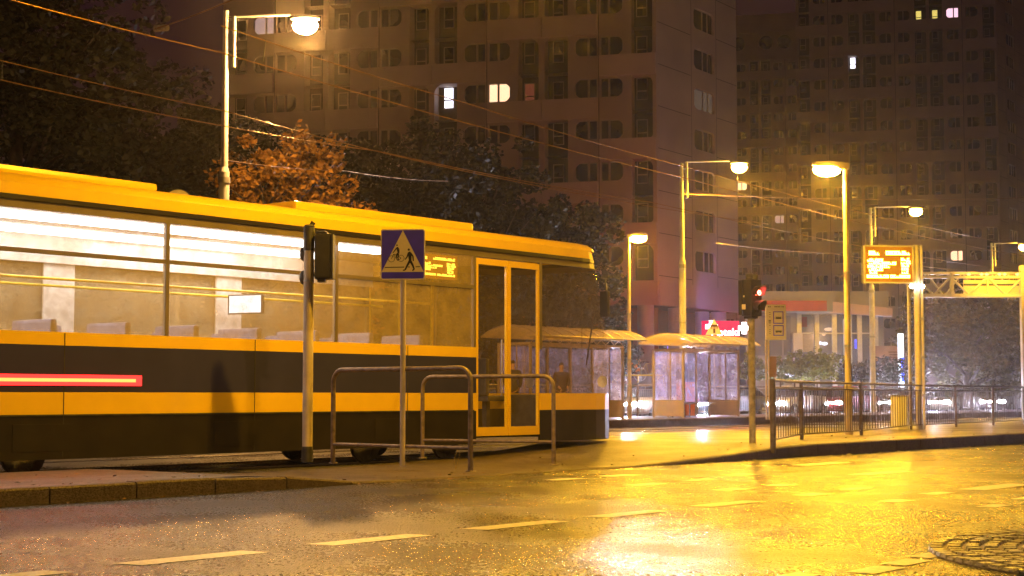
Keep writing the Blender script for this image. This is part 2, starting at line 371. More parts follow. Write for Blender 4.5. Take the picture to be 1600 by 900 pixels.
# ================================================================ TOWERS
def facade_tower(name, label, P0, dirL, M, nmod, side_dir, side_len, z0, zbase, nst, side_win, group=None, rf=None, front_only=False, phase=0, maxwin=100, near=True):
    """P0 = the corner nearest to the viewer; the front runs from it along dirL, the side along side_dir."""
    root = thing(name, label, 'apartment building', (P0[0], P0[1], 0), 0, group)
    dl = Vector((dirL[0], dirL[1], 0)).normalized(); sd = Vector((side_dir[0], side_dir[1], 0)).normalized()
    inn = Vector((-dl.y, dl.x, 0)); inn = inn if inn.y > 0 else -inn            # into the building from the front
    sin_ = Vector((sd.y, -sd.x, 0)); sin_ = sin_ if sin_.x < 0 else -sin_       # into the building from the side
    L = M * nmod; h = 2.8; ztop = z0 + h * nst
    Z = Vector((0, 0, 1))
    fr = lambda a, z, y=0.: dl * (L - a if False else a) + Z * z + inn * y      # a from the corner outward
    sf = lambda a, z, y=0.: sd * a + Z * z + sin_ * y
    wall = MB(); band = MB(); rec = MB(); joints = MB()
    wins = []
    def grid(fn, x0, x1, za, zb, holes):
        xs = sorted({x0, x1, *[v for q in holes for v in (q[0], q[1])]}); zs = sorted({za, zb, *[v for q in holes for v in (q[2], q[3])]})
        for i in range(len(xs) - 1):
            for j in range(len(zs) - 1):
                cx_, cz_ = (xs[i] + xs[i + 1]) / 2, (zs[j] + zs[j + 1]) / 2
                if any(q[0] < cx_ < q[1] and q[2] < cz_ < q[3] for q in holes): continue
                wall.add([fn(xs[i], zs[j]), fn(xs[i + 1], zs[j]), fn(xs[i + 1], zs[j + 1]), fn(xs[i], zs[j + 1])], [(0, 1, 2, 3)])
        for q in holes:                                                          # reveals
            d = q[4]
            for (a, b_) in (((q[0], q[2]), (q[1], q[2])), ((q[1], q[2]), (q[1], q[3])), ((q[1], q[3]), (q[0], q[3])), ((q[0], q[3]), (q[0], q[2]))):
                wall.add([fn(*a), fn(*b_), fn(*b_, d), fn(*a, d)], [(0, 1, 2, 3)])
            for (kx, kz_, rr) in q[5]:                                           # rounded corners
                X, Zc = (q[0], 1) if kx < 0 else (q[1], -1), (q[2], 1) if kz_ < 0 else (q[3], -1)
                pts = [(X[0], Zc[0])]
                for t in range(7):
                    an = math.pi / 2 * t / 6
                    pts.append((X[0] + X[1] * rr * (1 - math.sin(an)), Zc[0] + Zc[1] * rr * (1 - math.cos(an))))
                wall.prism(pts, lambda a, z: fn(a, z, .006), lambda a, z: fn(a, z, min(d, .14)))
    def win(fn, x0, x1, za, zb, y, split):
        wins.append((fn, x0, x1, za, zb, y, split))
    for k in range(nst):
        zf = z0 + k * h
        for m in range(nmod):
            b0 = m * M
            # measured from the corner outward: right loggia, right window, left window, left loggia
            xr = (b0 + .25, b0 + 1.65); wr = (b0 + 2.2, b0 + 3.75); wl = (b0 + M - 3.75, b0 + M - 2.2); xl = (b0 + M - 1.75, b0 + M - .15)
            holes = [(wr[0], wr[1], zf + 1.0, zf + 2.3, .16, [(-1, -1, .6), (-1, 1, .6)]),
                     (wl[0], wl[1], zf + 1.0, zf + 2.3, .16, [(1, -1, .6), (1, 1, .6)])]
            ph = (k + m + phase) % 2
            # loggias are two storeys high: the upper half is open from the floor, the lower stops above the parapet
            def logg(x, lower, side):
                za = zf + 1.0 if lower else zf; zb = zf + h if lower else zf + h - .4
                cr = ([(side, -1, .25)] if lower else [(side, 1, .6)])
                holes.append((x[0], x[1], za, zb, 1.1, cr))
            lowR = ph == 1; lowL = ph == 0
            logg(xr, lowR, -1); logg(xl, lowL, 1)
            grid(fr, b0, b0 + M, zf, zf + h, holes)
            for x, low in ((xr, lowR), (xl, lowL)):
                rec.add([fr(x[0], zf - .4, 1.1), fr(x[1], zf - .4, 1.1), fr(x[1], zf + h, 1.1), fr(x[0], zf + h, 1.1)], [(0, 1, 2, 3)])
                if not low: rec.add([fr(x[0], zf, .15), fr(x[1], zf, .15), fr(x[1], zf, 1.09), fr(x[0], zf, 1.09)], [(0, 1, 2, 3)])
            win(fr, wr[0] + .02, wr[1], zf + 1.0, zf + 2.3, .145, .55 if m % 2 else .62)
            win(fr, wl[0], wl[1] - .02, zf + 1.0, zf + 2.3, .145, .4)
            for x in (xr, xl): win(fr, x[0] + .5, x[0] + 1.25, zf + .9, zf + 2.4, 1.04, 0)
            # parapet bands
            if lowR: band_x = (b0 - .02, b0 + M / 2)
            if lowL: band_x2 = (b0 + M / 2, b0 + M + .02)
            for c, bx in ((lowR, (b0 + .03, b0 + M / 2 - .06)), (lowL, (b0 + M / 2 + .06, b0 + M - .03))):
                if c:
                    a, b_ = bx; q = [fr(a, zf - .38, 0), fr(b_, zf - .38, 0), fr(b_, zf - .38, -.22), fr(a, zf - .38, -.22),
                                     fr(a, zf + .98, 0), fr(b_, zf + .98, 0), fr(b_, zf + .98, -.30), fr(a, zf + .98, -.30)]
                    band.add(q, [(0, 1, 2, 3), (4, 7, 6, 5), (3, 2, 6, 7), (0, 3, 7, 4), (1, 5, 6, 2)])
            joints.add([fr(b0 + M / 2 - .03, zf, -.004), fr(b0 + M / 2 + .03, zf, -.004), fr(b0 + M / 2 + .03, zf + h, -.004), fr(b0 + M / 2 - .03, zf + h, -.004)], [(0, 1, 2, 3)])
        if side_len:
            sh = [(side_win[0], side_win[1], zf + .95, zf + 2.4, .2, [(-1, -1, .45), (1, 1, .45), (-1, 1, .45), (1, -1, .2)])]
            grid(sf, 0, side_len, zf, zf + h, sh)
            win(sf, side_win[0], side_win[1], zf + .95, zf + 2.4, .19, .5)
            for (a, b_, off) in ((0.2, side_win[0] - .5, .3), (side_win[1] + .3, side_len, .75)):
                joints.add([sf(a, zf + off, -.004), sf(b_, zf + off, -.004), sf(b_, zf + off + .05, -.004), sf(a, zf + off + .05, -.004)], [(0, 1, 2, 3)])
    if side_len:
        for a in (side_win[0] - .45, side_win[1] + .25):
            joints.add([sf(a, z0, -.006), sf(a + .06, z0, -.006), sf(a + .06, ztop, -.006), sf(a, ztop, -.006)], [(0, 1, 2, 3)])
    # closing walls, soffit and roof
    depth = max(side_len, 12)
    c0, c1 = fr(0, 0), fr(L, 0); c2 = c1 + sd * depth; c3 = sf(depth, 0)
    for z in (z0, ztop):
        wall.add([c0 + Z * z, c1 + Z * z, c2 + Z * z, c3 + Z * z], [(0, 1, 2, 3)])
    wall.add([c1 + Z * z0, c2 + Z * z0, c2 + Z * ztop, c1 + Z * ztop], [(0, 1, 2, 3)])
    wall.add([c3 + Z * z0, c2 + Z * z0, c2 + Z * ztop, c3 + Z * ztop], [(0, 1, 2, 3)])
    if not side_len: wall.add([c0 + Z * z0, c3 + Z * z0, c3 + Z * ztop, c0 + Z * ztop], [(0, 1, 2, 3)])
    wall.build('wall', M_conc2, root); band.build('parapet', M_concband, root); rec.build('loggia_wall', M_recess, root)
    joints.build('panel_joint', M_dark, root)
    # windows: frame with pane as a sub-part; nearest to the camera first
    def centre(w): fn, x0, x1, za, zb, y, sp = w; return Vector((P0[0], P0[1], 0)) + fn((x0 + x1) / 2, (za + zb) / 2, y)
    def proj(p):
        q = p - Vector((0, 0, CAMZ)); c_, s_ = math.cos(PITCH), math.sin(PITCH)
        dz = q.y * c_ + q.z * s_; up = -q.y * s_ + q.z * c_
        return 800 + F * q.x / dz, 450 - F * up / dz
    seen = []
    for w in wins:
        u, v = proj(centre(w))
        if -60 < u < 1660 and -60 < v < 640: seen.append((w, u, v))
    def wgeo(w):
        fn, x0, x1, za, zb, y, sp = w; f_ = MB(); t = .06
        def bar(a, b_, c, d): f_.add([fn(a, c, y - .05), fn(b_, c, y - .05), fn(b_, d, y - .05), fn(a, d, y - .05), fn(a, c, y), fn(b_, c, y), fn(b_, d, y), fn(a, d, y)],
                                     [(0, 1, 2, 3), (4, 7, 6, 5), (0, 4, 5, 1), (1, 5, 6, 2), (2, 6, 7, 3), (3, 7, 4, 0)])
        bar(x0, x1, za, za + t); bar(x0, x1, zb - t, zb); bar(x0, x0 + t, za + t, zb - t); bar(x1 - t, x1, za + t, zb - t)
        if sp:
            xm = x0 + (x1 - x0) * sp; bar(xm - .07, xm + .07, za + t, zb - t)
            if x1 - x0 > 2.5: xm = x0 + (x1 - x0) * .75; bar(xm - .07, xm + .07, za + t, zb - t)
        else: zm = za + (zb - za) * .4; bar(x0 + t, x1 - t, zm - .04, zm + .04)
        pn = MB(); pn.add([fn(x0, za, y - .015), fn(x1, za, y - .015), fn(x1, zb, y - .015), fn(x0, zb, y - .015)], [(0, 1, 2, 3)])
        return f_, pn
    lit = {}
    for (lu, lv, lm) in (rf or []):
        if not seen: break
        bi = min(range(len(seen)), key=lambda i: (seen[i][1] - lu) ** 2 + (seen[i][2] - lv) ** 2)
        lit[bi] = lm
    order = sorted(range(len(seen)), key=lambda i: (i not in lit, abs(seen[i][2] - 250)))
    rest_f, rest_p = MB(), MB()
    for cnt, i in enumerate(order):
        f_, pn = wgeo(seen[i][0]); m_ = lit.get(i, M_pane)
        if cnt < maxwin:
            wo = f_.build('window', M_frame, root, fix=False); po = pn.build('pane', m_, wo, fix=False)
            if i in lit: tag(wo, 'lit window glowing in the dark facade')
        else:
            rest_f.add(f_.v, f_.f); rest_p.add(pn.v, pn.f)
    if rest_f.v:
        ro = rest_f.build('window', M_frame, root, fix=False); tag(ro, kind='stuff'); tag(rest_p.build('pane', M_pane, ro, fix=False), kind='stuff')
    return root, fr, sf
LW = glow('lit window warm', (1, .62, .36), 1.6); LC = glow('lit window cool', (.85, .85, 1.), 3.2); LY = glow('lit window yellow', (1., .78, .18), .9)
LR = glow('lit window red curtain', (.35, .08, .04), .35); LP = glow('lit window pink', (1., .6, .75), 1.4); LD = glow('lit window faint', (.75, .5, .45), .5)
A0 = U(1028, 104)
rootA, frA, sfA = facade_tower('apartment_tower', 'concrete apartment tower on round columns rising behind the shelters', (A0.x, A0.y), (-.968, .25), 7.7, 4, (.55, .835), 12.2,
    .1 + 2.8 * 2 + 1.7 - 1.7 + 2.8, 0, 9, (5.46, 8.6), rf=[(694, 145, LC), (765, 142, LW), (818, 140, LR), (412, 42, LD), (400, 42, LD), (1100, 150, glow('lit window dim curtain', (.6, .42, .32), .13)), (700, 12, M_pane)], phase=0, near=True)
B0 = U(1567, 198)
facade_tower('apartment_tower', 'tall apartment tower at the right rising out of the frame above the gantry', (B0.x, B0.y), (-.968, .25), 8.3, 3, (.55, .835), 14,
    5.6, 0, 20, (4.0, 7.5), rf=[(1428, 28, LY), (1450, 34, LY), (1332, 98, LC), (1481, 5, LP), (1486, 396, LW)], phase=1)
C0 = U(1272, 258)
facade_tower('apartment_tower', 'lower distant apartment block with round attic openings left of the tall tower', (C0.x, C0.y), (-.968, .25), 8.3, 3, (.55, .835), 0,
    2.8, 0, 19, (4, 7), rf=[(1164, 298, LW), (1222, 345, LD)], phase=0)
# attic of the low block with round openings
att = MB(); dl = Vector((-.968, .25, 0)).normalized(); inn = Vector((.25, .968, 0)).normalized(); c = Vector((C0.x, C0.y, 0))
for a, b_, z0_, z1_, y in ((0, 25, 56.0, 57.2, -.3), (0, 25, 57.2, 60.6, .1), (0, 25, 60.6, 63.6, -.3)):
    p = c + dl * (a + b_) / 2 + inn * (5 + y) + Vector((0, 0, (z0_ + z1_) / 2)); att.obox(p, dl * (b_ - a) / 2, inn * 5, (0, 0, (z1_ - z0_) / 2 - .002))
tag(att.build('attic_storey', M_conc2), 'windowless attic storey with round dark openings on the distant block', 'attic')
op = MB()
for a in (1.2, 4.2, 7.2, 11.8, 14.8, 17.8):
    M_ = Matrix((dl.to_tuple(), (0, 0, 1), inn.to_tuple())).transposed()
    op.lathe([(0, -.02), (1.15, -.02), (1.15, .1)], c + dl * a + inn * .08 + Vector((0, 0, 58.9)), 20, M_)
op.build('round_opening', M_pane, bpy.data.objects['attic_storey'])

# ---- ground floors of tower A: columns, lobby walls, pharmacy
base = thing('tower_undercroft', 'open ground storey of round columns and dim shop walls under the tower', 'undercroft', (A0.x, A0.y, 0))
Zv = Vector((0, 0, 1))
col_ = MB(); wl = MB()
zsA = 8.5
dlA = Vector((-.968, .25, 0)).normalized(); sdA = Vector((.55, .835, 0)).normalized(); inA = Vector((.25, .968, 0)); siA = Vector((-.835, .55, 0))
# deep fascia below the first storey, set just behind the storey skin
fas = MB()
def obx(mb_, a, b_, z0_, z1_, d, u_, n_):
    mb_.obox(u_ * (a + b_) / 2 + n_ * d[0] + n_ * (d[1] - d[0]) / 2 + Zv * (z0_ + z1_) / 2, u_ * (b_ - a) / 2, n_ * (d[1] - d[0]) / 2, Zv * (z1_ - z0_) / 2)
obx(fas, .01, 30, 6.9, zsA - .003, (.01, .5), dlA, inA)
obx(fas, .3, 12.2, 6.9, zsA - .003, (.01, .5), sdA, siA)
fas.build('fascia', M_conc2, base)
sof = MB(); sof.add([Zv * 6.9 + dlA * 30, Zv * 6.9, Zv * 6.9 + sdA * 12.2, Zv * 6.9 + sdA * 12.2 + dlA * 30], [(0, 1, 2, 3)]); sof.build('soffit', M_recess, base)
for p in (dlA * .9 + inA * .6, dlA * 7.5 + inA * 1, dlA * 15 + inA * 1, dlA * 22 + inA * 1, sdA * 4.3 + siA * .9, sdA * 10.6 + siA * .8):
    c_ = MB(); c_.tube([p + Zv * 0, p + Zv * 6.9], .55, 20); c_.build('column', M_conc, base)
c_ = MB(); p = sdA * 9.6 + siA * 1.6; c_.tube([p, p + Zv * 6.9], .5, 20); c_.build('column', M_conc, base)
obx(wl, .5, 30, 0, 6.88, (3.2, 3.4), dlA, inA); obx(wl, 2.5, 12.2, 0, 6.88, (3.0, 3.2), sdA, siA)
wl.build('lobby_wall', mat('reddish render wall', (.26, .12, .08), .8, 0, .8, .2), base)
for a in (2.2, 4.0, 5.8, 8.8, 11.5):
    w_ = MB(); obx(w_, a, a + 1.3, 2.2, 5.2, (3.12, 3.19), dlA, inA); w_.build('shop_window', M_pane, base)
for a in (3.1, 5.3):
    w_ = MB(); obx(w_, a, a + 1.5, 2.8, 4.6, (2.92, 2.99), sdA, siA); w_.build('shop_window', M_pane, base)
pw = MB(); obx(pw, 6.9, 8.1, 3.4, 4.8, (2.92, 2.99), sdA, siA); pw.build('shop_window', glow('violet lit window', (.42, .25, 1), 1.2), base)
# pharmacy sign
ph_d = 100.
sg = thing('pharmacy_sign', 'pink glowing pharmacy shop sign with a white cross at its left end', 'shop sign', U(1130, ph_d, 5.25).to_tuple(), 0)
k_ = ph_d / F
pk = MB(); pk.box((-33 * k_, .05, -.85), (28 * k_, .25, .42)); pk.build('panel', glow('pink neon panel', (1, .01, .10), .9), sg)
def cross(mb_, cx_, cz_, r_, w_, y):
    mb_.box((cx_ - w_, y, cz_ - r_), (cx_ + w_, y + .1, cz_ + r_)); mb_.box((cx_ - r_, y + .001, cz_ - w_), (cx_ - w_, y + .1, cz_ + w_)); mb_.box((cx_ + w_, y + .001, cz_ - w_), (cx_ + r_, y + .1, cz_ + w_))
c_ = MB(); cross(c_, -18 * k_, .05, 9.5 * k_, 3.4 * k_, -.06); M_neon = glow('white neon', (1, .82, .86), 9); c_.build('cross', M_neon, sg)
text_mesh('lettering', 'Apteka', .64, M_neon, sg, (5 * k_, 0, -.50), (math.pi / 2, 0, 0), .03)
light('POINT', 'neon_spill', (0, -1.2, 1.0), 480, (1, .05, .10), sg, .5)
light('POINT', 'neon_spill_high', (-2.5, -1.5, 2.2), 260, (1, .12, .03), sg, .5)
cr = thing('pharmacy_cross', 'white glowing pharmacy cross mounted alone right of the pink sign', 'shop sign', U(1163, 82, 4.45).to_tuple())
c_ = MB(); cross(c_, 0, 0, 9.0 * .0328, 3.6 * .0328, -.06); c_.build('cross', M_neon, cr); c_ = MB(); c_.box((-.1, .05, -.1), (.1, .2, .1)); c_.box((-.04, .2, -.04), (.04, 1.2, .04)); c_.build('bracket', M_dark, cr)
light('POINT', 'cross_spill', (.2, -.8, 0), 60, (1, .1, .15), cr, .3)
light('SPOT', 'column_violet_light', P(1142, 530, 103.5), 1400, (.35, .2, 1), None, .1, 60, .5, aim=(0.2, 1, .45))

# ---- low commercial building
d0 = 84.
shop = thing('shop_building', 'low grey shop building with a red fascia left and a pink fascia right', 'shop building', U(1290, d0, 0).to_tuple())
k_ = d0 / F; X = lambda u: (u - 1290) * k_; Zp = lambda v: CAMZ + (618 - v) * k_
b = MB()
b.box((X(1169), .0, Zp(487)), (X(1302), 3.2, Zp(455))); b.box((X(1302), 1.5, Zp(487)), (X(1400), 9, Zp(452)))
b.box((X(1169), .9, 0), (X(1250), 3.2, Zp(487) - .002)); b.box((X(1250), 2.8, 0), (X(1400), 9, Zp(487) - .002))
b.build('wall', mat('grey cladding', (.27, .26, .25), .6, 0, .7, .12), shop)
b = MB(); b.box((X(1169), -.12, Zp(486)), (X(1292), -.003, Zp(470))); b.build('red_fascia', mat('red fascia', (.40, .035, .02), .5, 0, 2, .1), shop)
b = MB(); b.prism([(X(1300), Zp(487)), (X(1402), Zp(493)), (X(1402), Zp(480)), (X(1300), Zp(469))], lambda x, z: (x, .95, z), lambda x, z: (x, 1.49, z)); b.build('pink_fascia', mat('pale pink fascia', (.55, .38, .36), .5, 0, 2, .1), shop)
for u0, u1 in ((1206, 1226), (1229, 1240), (1183, 1203)):
    f_ = MB(); f_.box((X(u0), .82, Zp(555)), (X(u1), .897, Zp(492))); f_.box((X(u0), .78, Zp(519)), (X(u1), .819, Zp(517))); wo = f_.build('window', mat('grey glazing', (.16, .155, .17), .2, 0, 1, .2), shop)
b = MB(); b.box((X(1241), .3, 0), (X(1256), .85, Zp(520))); b.build('entrance_panel', mat('white panel', (.6, .58, .6), .5, 0, 2, .05), shop)
b = MB()
for u in (1258, 1286, 1314, 1338, 1354, 1380):
    b.box((X(u) - .12, 1.6, 0), (X(u) + .12, 1.85, Zp(488)))
b.box((X(1258), 1.65, Zp(520)), (X(1380), 1.75, Zp(518))); b.build('mullion', M_alu, shop)
gl = MB(); gl.box((X(1258), 1.70, 0), (X(1380), 1.72, Zp(489))); gl.build('shop_glass', glass('shop glass', (.9, .9, .92), .86, .04, (.2, .2, .2)), shop)
gl = MB(); gl.box((X(1262), 2.3, Zp(548)), (X(1284), 2.6, Zp(520))); gl.build('display_case', mat('lit display', (.5, .36, .2), .5, emis=(1, .62, .3), estr=.28), shop)
gl = MB(); gl.box((X(1262), 2.28, Zp(508)), (X(1274), 2.5, Zp(492))); gl.build('red_poster', mat('red poster', (.4, .03, .03), .5), shop)
for (u, v, m_, w_, h_) in ((1293, 534, LC, .14, .14), (1301, 535, LC, .18, .18), (1263, 531, LP, .09, .09), (1308, 512, LW, .25, .1), (1300, 520, LW, .1, .1)):
    q = MB(); q.lathe([(0, -.1), (w_ * .8, -.06), (w_, 0), (w_ * .8, .06), (0, .1)], (X(u), 2.2, Zp(v)), 12); q.build('lamp_bulb', m_, shop)
q = MB(); q.box((X(1333), 2.2, Zp(562)), (X(1340), 2.5, Zp(495))); q.build('lit_column', mat('pale lit column', (.6, .6, .55), .5, emis=(1, .95, .75), estr=.35), shop)
q = MB(); q.box((X(1350.5), 2.2, Zp(543)), (X(1353), 2.4, Zp(528))); q.build('blue_display', glow('blue display', (.08, .1, 1), 2.5), shop)
light('POINT', 'shop_interior_light', (X(1290), 2.3, 4.2), 45, (1, .6, .3), shop, .3)
tot = thing('advert_totem', 'narrow white and blue lit totem between shop and gantry post', 'totem', U(1407, 80).to_tuple())
q = MB(); q.box((-.10, 0, 1.4), (.16, .2, 4.1), .02); q.build('lit_face', mat('white lit face', (.7, .75, .9), .4, emis=(.75, .85, 1), estr=1.6), tot)
q = MB(); q.box((.02, -.02, 1.7), (.17, -.002, 2.9)); q.build('blue_panel', glow('blue totem panel', (.05, .1, 1), 3), tot)
q = MB(); q.box((-.06, .02, 0), (.12, .18, 1.4)); q.build('post', M_dark, tot)

# ================================================================ TREES
def leaf_mat(name, col, var=.45):
    m = mat(name, col, .6, 0, 2.2, var, spec=.12); b = m.node_tree.nodes['Principled BSDF']
    return m
def tree(name, label, base_, h, crown, nleaf, m_leaf, trunk_r=.22, leaf=.13, seed=1, group=None, zmin=None):
    """crown: list of (dx, dy, z, rx, rz) clumps round the trunk"""
    rd = random.Random(seed); root = thing(name, label, 'tree', base_, 0, group)
    tr = MB(); top = Vector((0, 0, h * .72))
    tr.tube([(0, 0, -.1), (.03, .02, h * .2), (-.05, .05, h * .45), (.04, -.03, h * .7)], [trunk_r * 1.25, trunk_r, trunk_r * .75, trunk_r * .4], 9)
    for (dx, dy, z, rx, rz) in crown:
        z_ = max(.8, z); a = Vector((0, 0, min(h * .6, z_ * .55))); b_ = Vector((dx * .85, dy * .85, z_))
        tr.tube([a, a.lerp(b_, .5) + Vector((0, 0, .12 * rx)), b_], [trunk_r * .45, trunk_r * .25, .03], 6)
        for q in range(4):
            e = b_ + Vector((rd.uniform(-1, 1) * rx * .7, rd.uniform(-1, 1) * rx * .7, rd.uniform(-.4, .8) * rz)); tr.tube([a.lerp(b_, .7), e], [.05, .012], 5)
    tr.build('trunk', mat('rough bark', (.09, .07, .05), .85, 0, 9, .3, .4, 30), root)
    lf = MB(); tot_ = sum(c[3] ** 2 * c[4] for c in crown) or 1; V = []; Fc = []
    for (dx, dy, z, rx, rz) in crown:
        cnt = int(nleaf * (rx ** 2 * rz) / tot_)
        sub = [(rd.gauss(0, .45), rd.gauss(0, .45), rd.gauss(0, .45), rd.uniform(.16, .38)) for _ in range(26)]
        for _ in range(cnt):
            sx, sy, sz, sr = rd.choice(sub)
            v = Vector((rd.gauss(0, 1), rd.gauss(0, 1), rd.gauss(0, 1))).normalized() * sr * rd.uniform(.55, 1.05)
            p = Vector((dx + (sx + v.x) * rx, dy + (sy + v.y) * rx, z + (sz + v.z) * rz))
            if p.z < .15: continue
            a = Vector((rd.gauss(0, 1), rd.gauss(0, 1), rd.gauss(0, .6))).normalized(); b_ = a.cross(Vector((rd.gauss(0, 1), rd.gauss(0, 1), rd.gauss(0, 1)))).normalized()
            l = leaf * rd.uniform(.6, 1.3); o = len(V)
            V += [p - a * l, p + b_ * l * .55 - a * l * .1, p + a * l, p - b_ * l * .55 - a * l * .1]; Fc.append((o, o + 1, o + 2, o + 3))
    lf.v = [tuple(v) for v in V]; lf.f = Fc; lf.sm = [False] * len(Fc)
    lf.build('crown', m_leaf, root, fix=False)
    return root
L_dark = leaf_mat('dark green leaves', (.018, .020, .010)); L_or = leaf_mat('autumn orange leaves', (.24, .12, .02), .6); L_ol = leaf_mat('olive leaves', (.10, .085, .025), .5); L_bush = leaf_mat('yellow green shrub leaves', (.14, .15, .03), .4)
def crown_blob(n, w, z0_, z1_, rx, rz, seed, dep=None):
    rd = random.Random(seed); out_ = []
    for i in range(n):
        z = z0_ + (z1_ - z0_) * (i + .5) / n; f_ = math.sin(math.pi * (.15 + .75 * (i + .5) / n))
        an = i * 2.4 + rd.uniform(-.4, .4); out_.append((math.cos(an) * w * f_ * .6, math.sin(an) * (dep or w) * f_ * .6, z, rx * rd.uniform(.8, 1.2), rz * rd.uniform(.8, 1.2)))
    return out_
GT = 'trees behind the tram'
tree('tree', 'tallest dark tree filling the upper left corner', U(20, 47).to_tuple(), 15, crown_blob(11, 4.2, 3, 14.5, 2.6, 2.2, 3), 42000, L_dark, .3, .13, 3, GT)
tree('tree', 'dark rounded tree second from the left below the purple sky', U(215, 50).to_tuple(), 10.5, crown_blob(10, 4.0, 2.5, 9.6, 2.3, 1.8, 4), 40000, L_dark, .28, .12, 4, GT)
tree('maple_tree', 'orange brown lamplit maple just right of the tall lamp mast', U(440, 44).to_tuple(), 8.2, crown_blob(9, 2.6, 3.2, 7.6, 1.5, 1.3, 5), 21000, L_or, .2, .085, 5, GT)
tree('tree', 'dark bushy tree directly behind the left lamp mast', U(345, 52).to_tuple(), 10, crown_blob(8, 3.0, 3, 9.4, 2.0, 1.7, 15), 26000, L_dark, .25, .12, 15, GT)
tree('tree', 'dark broad tree in front of the hazy tower end, right of the maple', U(585, 62).to_tuple(), 10.5, crown_blob(10, 4.0, 3, 10.2, 2.3, 1.8, 6), 32000, L_dark, .28, .14, 6, GT)
tree('tree', 'dark tree below the middle tower windows', U(730, 68).to_tuple(), 11, crown_blob(10, 4.2, 3, 11.2, 2.4, 1.8, 7), 32000, L_dark, .3, .14, 7, GT)
tree('tree', 'lowest dark tree whose crown meets the nose of the tram', U(868, 72).to_tuple(), 9, crown_blob(9, 3.4, 2, 8.8, 2.1, 1.7, 8), 26000, L_dark, .26, .14, 8, GT)
tree('tree', 'olive lamplit tree right of the information display beneath the gantry', U(1510, 84).to_tuple(), 6.6, crown_blob(11, 4.2, 1.8, 6.0, 2.0, 1.2, 9), 30000, L_ol, .22, .12, 9, 'trees beyond the far road')
tree('tree', 'olive tree cut by the right edge of the frame', U(1612, 88).to_tuple(), 6.6, crown_blob(9, 3.2, 1.8, 6.0, 1.9, 1.2, 10), 18000, L_ol, .22, .12, 10, 'trees beyond the far road')
def bush(label, u, d, z, w, h, m_, n, seed):
    rd = random.Random(seed)
    cr_ = [(rd.uniform(-1, 1) * w * .7, rd.uniform(-.5, .5) * w * .5, h * rd.uniform(.3, .62), w * .45, h * .5) for _ in range(7)]
    r_ = tree('shrub', label, U(u, d, z).to_tuple(), h * .6, cr_, n, m_, .05, .085, seed, 'shrubs beyond the far road'); r_['category'] = 'shrub'; return r_
bank = MB(); bank.prism([(46.4, 0), (46.4, 1.2), (47.2, 1.6), (60, 1.7), (60, 0)], lambda n, z: W(40, n, z), lambda n, z: W(190, n, z))
tag(bank.build('planted_bank', M_soil), 'low planted bank along the far side of the far road', kind='structure')
bush('bushy yellow green shrub left of the tall park lamp post', 1262, 76, 1.6, 1.5, 1.35, L_bush, 6500, 21)
bush('small shrub beside the left stop sign post', 1168, 76, 1.6, .8, 1.3, L_bush, 3500, 22)
bush('small round shrub between stop board and bushy shrub', 1222, 78, 1.6, .7, 1.0, L_bush, 2500, 23)
bush('dark low shrub behind the park lamp post', 1345, 79, 1.5, 1.3, 1.1, L_dark, 4500, 24)
bush('dark low shrub in front of the leaning pale poster', 1392, 80, 1.5, 1.4, 1.2, L_dark, 4500, 25)
pb = thing('poster_board', 'faded pinkish poster board standing behind the dark shrubs', 'poster', U(1388, 84, 1.5).to_tuple(), 0)
q = MB(); q.box((-1.0, 0, .3), (.9, .06, 2.1)); q.build('sheet', mat('faded pink poster', (.36, .25, .24), .6, 0, 1.5, .25), pb)
q = MB(); [q.box((x - .04, .06, 0), (x + .04, .12, 2.2)) for x in (-.8, .7)]; q.build('frame', M_dark, pb)
q = MB(); [q.box((.0 + .05 * (i % 2), -.01, 1.75 - i * .14), (.62 - .07 * (i % 3), -.001, 1.80 - i * .14)) for i in range(3)]; q.build('print', mat('poster ink', (.12, .06, .05), .6), pb)

# ================================================================ LAMPS AND MASTS
def mast(u, v_top, d, label, lamp_u, lamp_v, energy, col, bowl, group='overhead line masts along the platform', arm=True, zb=0.):
    base_ = U(u, d, zb); root = thing('lamp_mast', label, 'lamp mast', base_.to_tuple(), 0, group)
    top = P(u, v_top, d).z - zb; lp = P(lamp_u, lamp_v, d); lx = lp.x - base_.x; lz = lp.z - zb
    m_ = MB(); zc = top * .62
    m_.tube([(0, 0, 0), (0, 0, zc)], [.135, .12], 14); m_.tube([(0, 0, zc), (0, 0, zc + .12)], [.12, .085], 14); m_.tube([(0, 0, zc + .12), (0, 0, top)], [.085, .065], 12)
    m_.build('pole', M_polewht, root)
    c_ = MB(); c_.tube([(0, 0, zc - .25), (0, 0, zc - .12)], .142, 14); c_.tube([(0, 0, top * .38), (0, 0, top * .38 + .06)], .14, 14); c_.build('clamp', M_galv, root)
    dx = .19 if lx > 0 else -.19
    a = MB(); a.tube([(dx, 0, top - 1.3), (dx, 0, lz + .12)], .045, 10); a.tube([(dx, 0, lz + .12), (lx - math.copysign(.35, lx), 0, lz + .16)], .03, 8)
    a.tube([(0, 0, top - 1.0), (dx, 0, top - 1.0)], .03, 8); a.tube([(0, 0, top - .2), (dx, 0, top - .2)], .025, 8); a.build('arm', M_polewht, root)
    hd = MB(); sx = math.copysign(1, lx)
    hd.lathe([(0, .10), (.13, .085), (.17, .03), (.165, 0)], (lx, 0, lz + .05), 16, Matrix.Diagonal((2.0, 1, 1))); ho = hd.build('luminaire', M_alu, root)
    bw = MB(); bw.lathe([(.165, .0), (.23, -.06), (.25, -.14), (.21, -.24), (.12, -.31), (0, -.33)], (lx, 0, lz + .045), 20, Matrix.Diagonal((1.15, 1, 1))); bw.build('bowl', bowl, ho)  # bowl enlarged so its shape takes in the lamp's glare
    light('SPOT', 'lamp_light', (lx, 0, lz - .34), energy, col, root, .12, 158 if u < 500 else 168, .15)
    return root
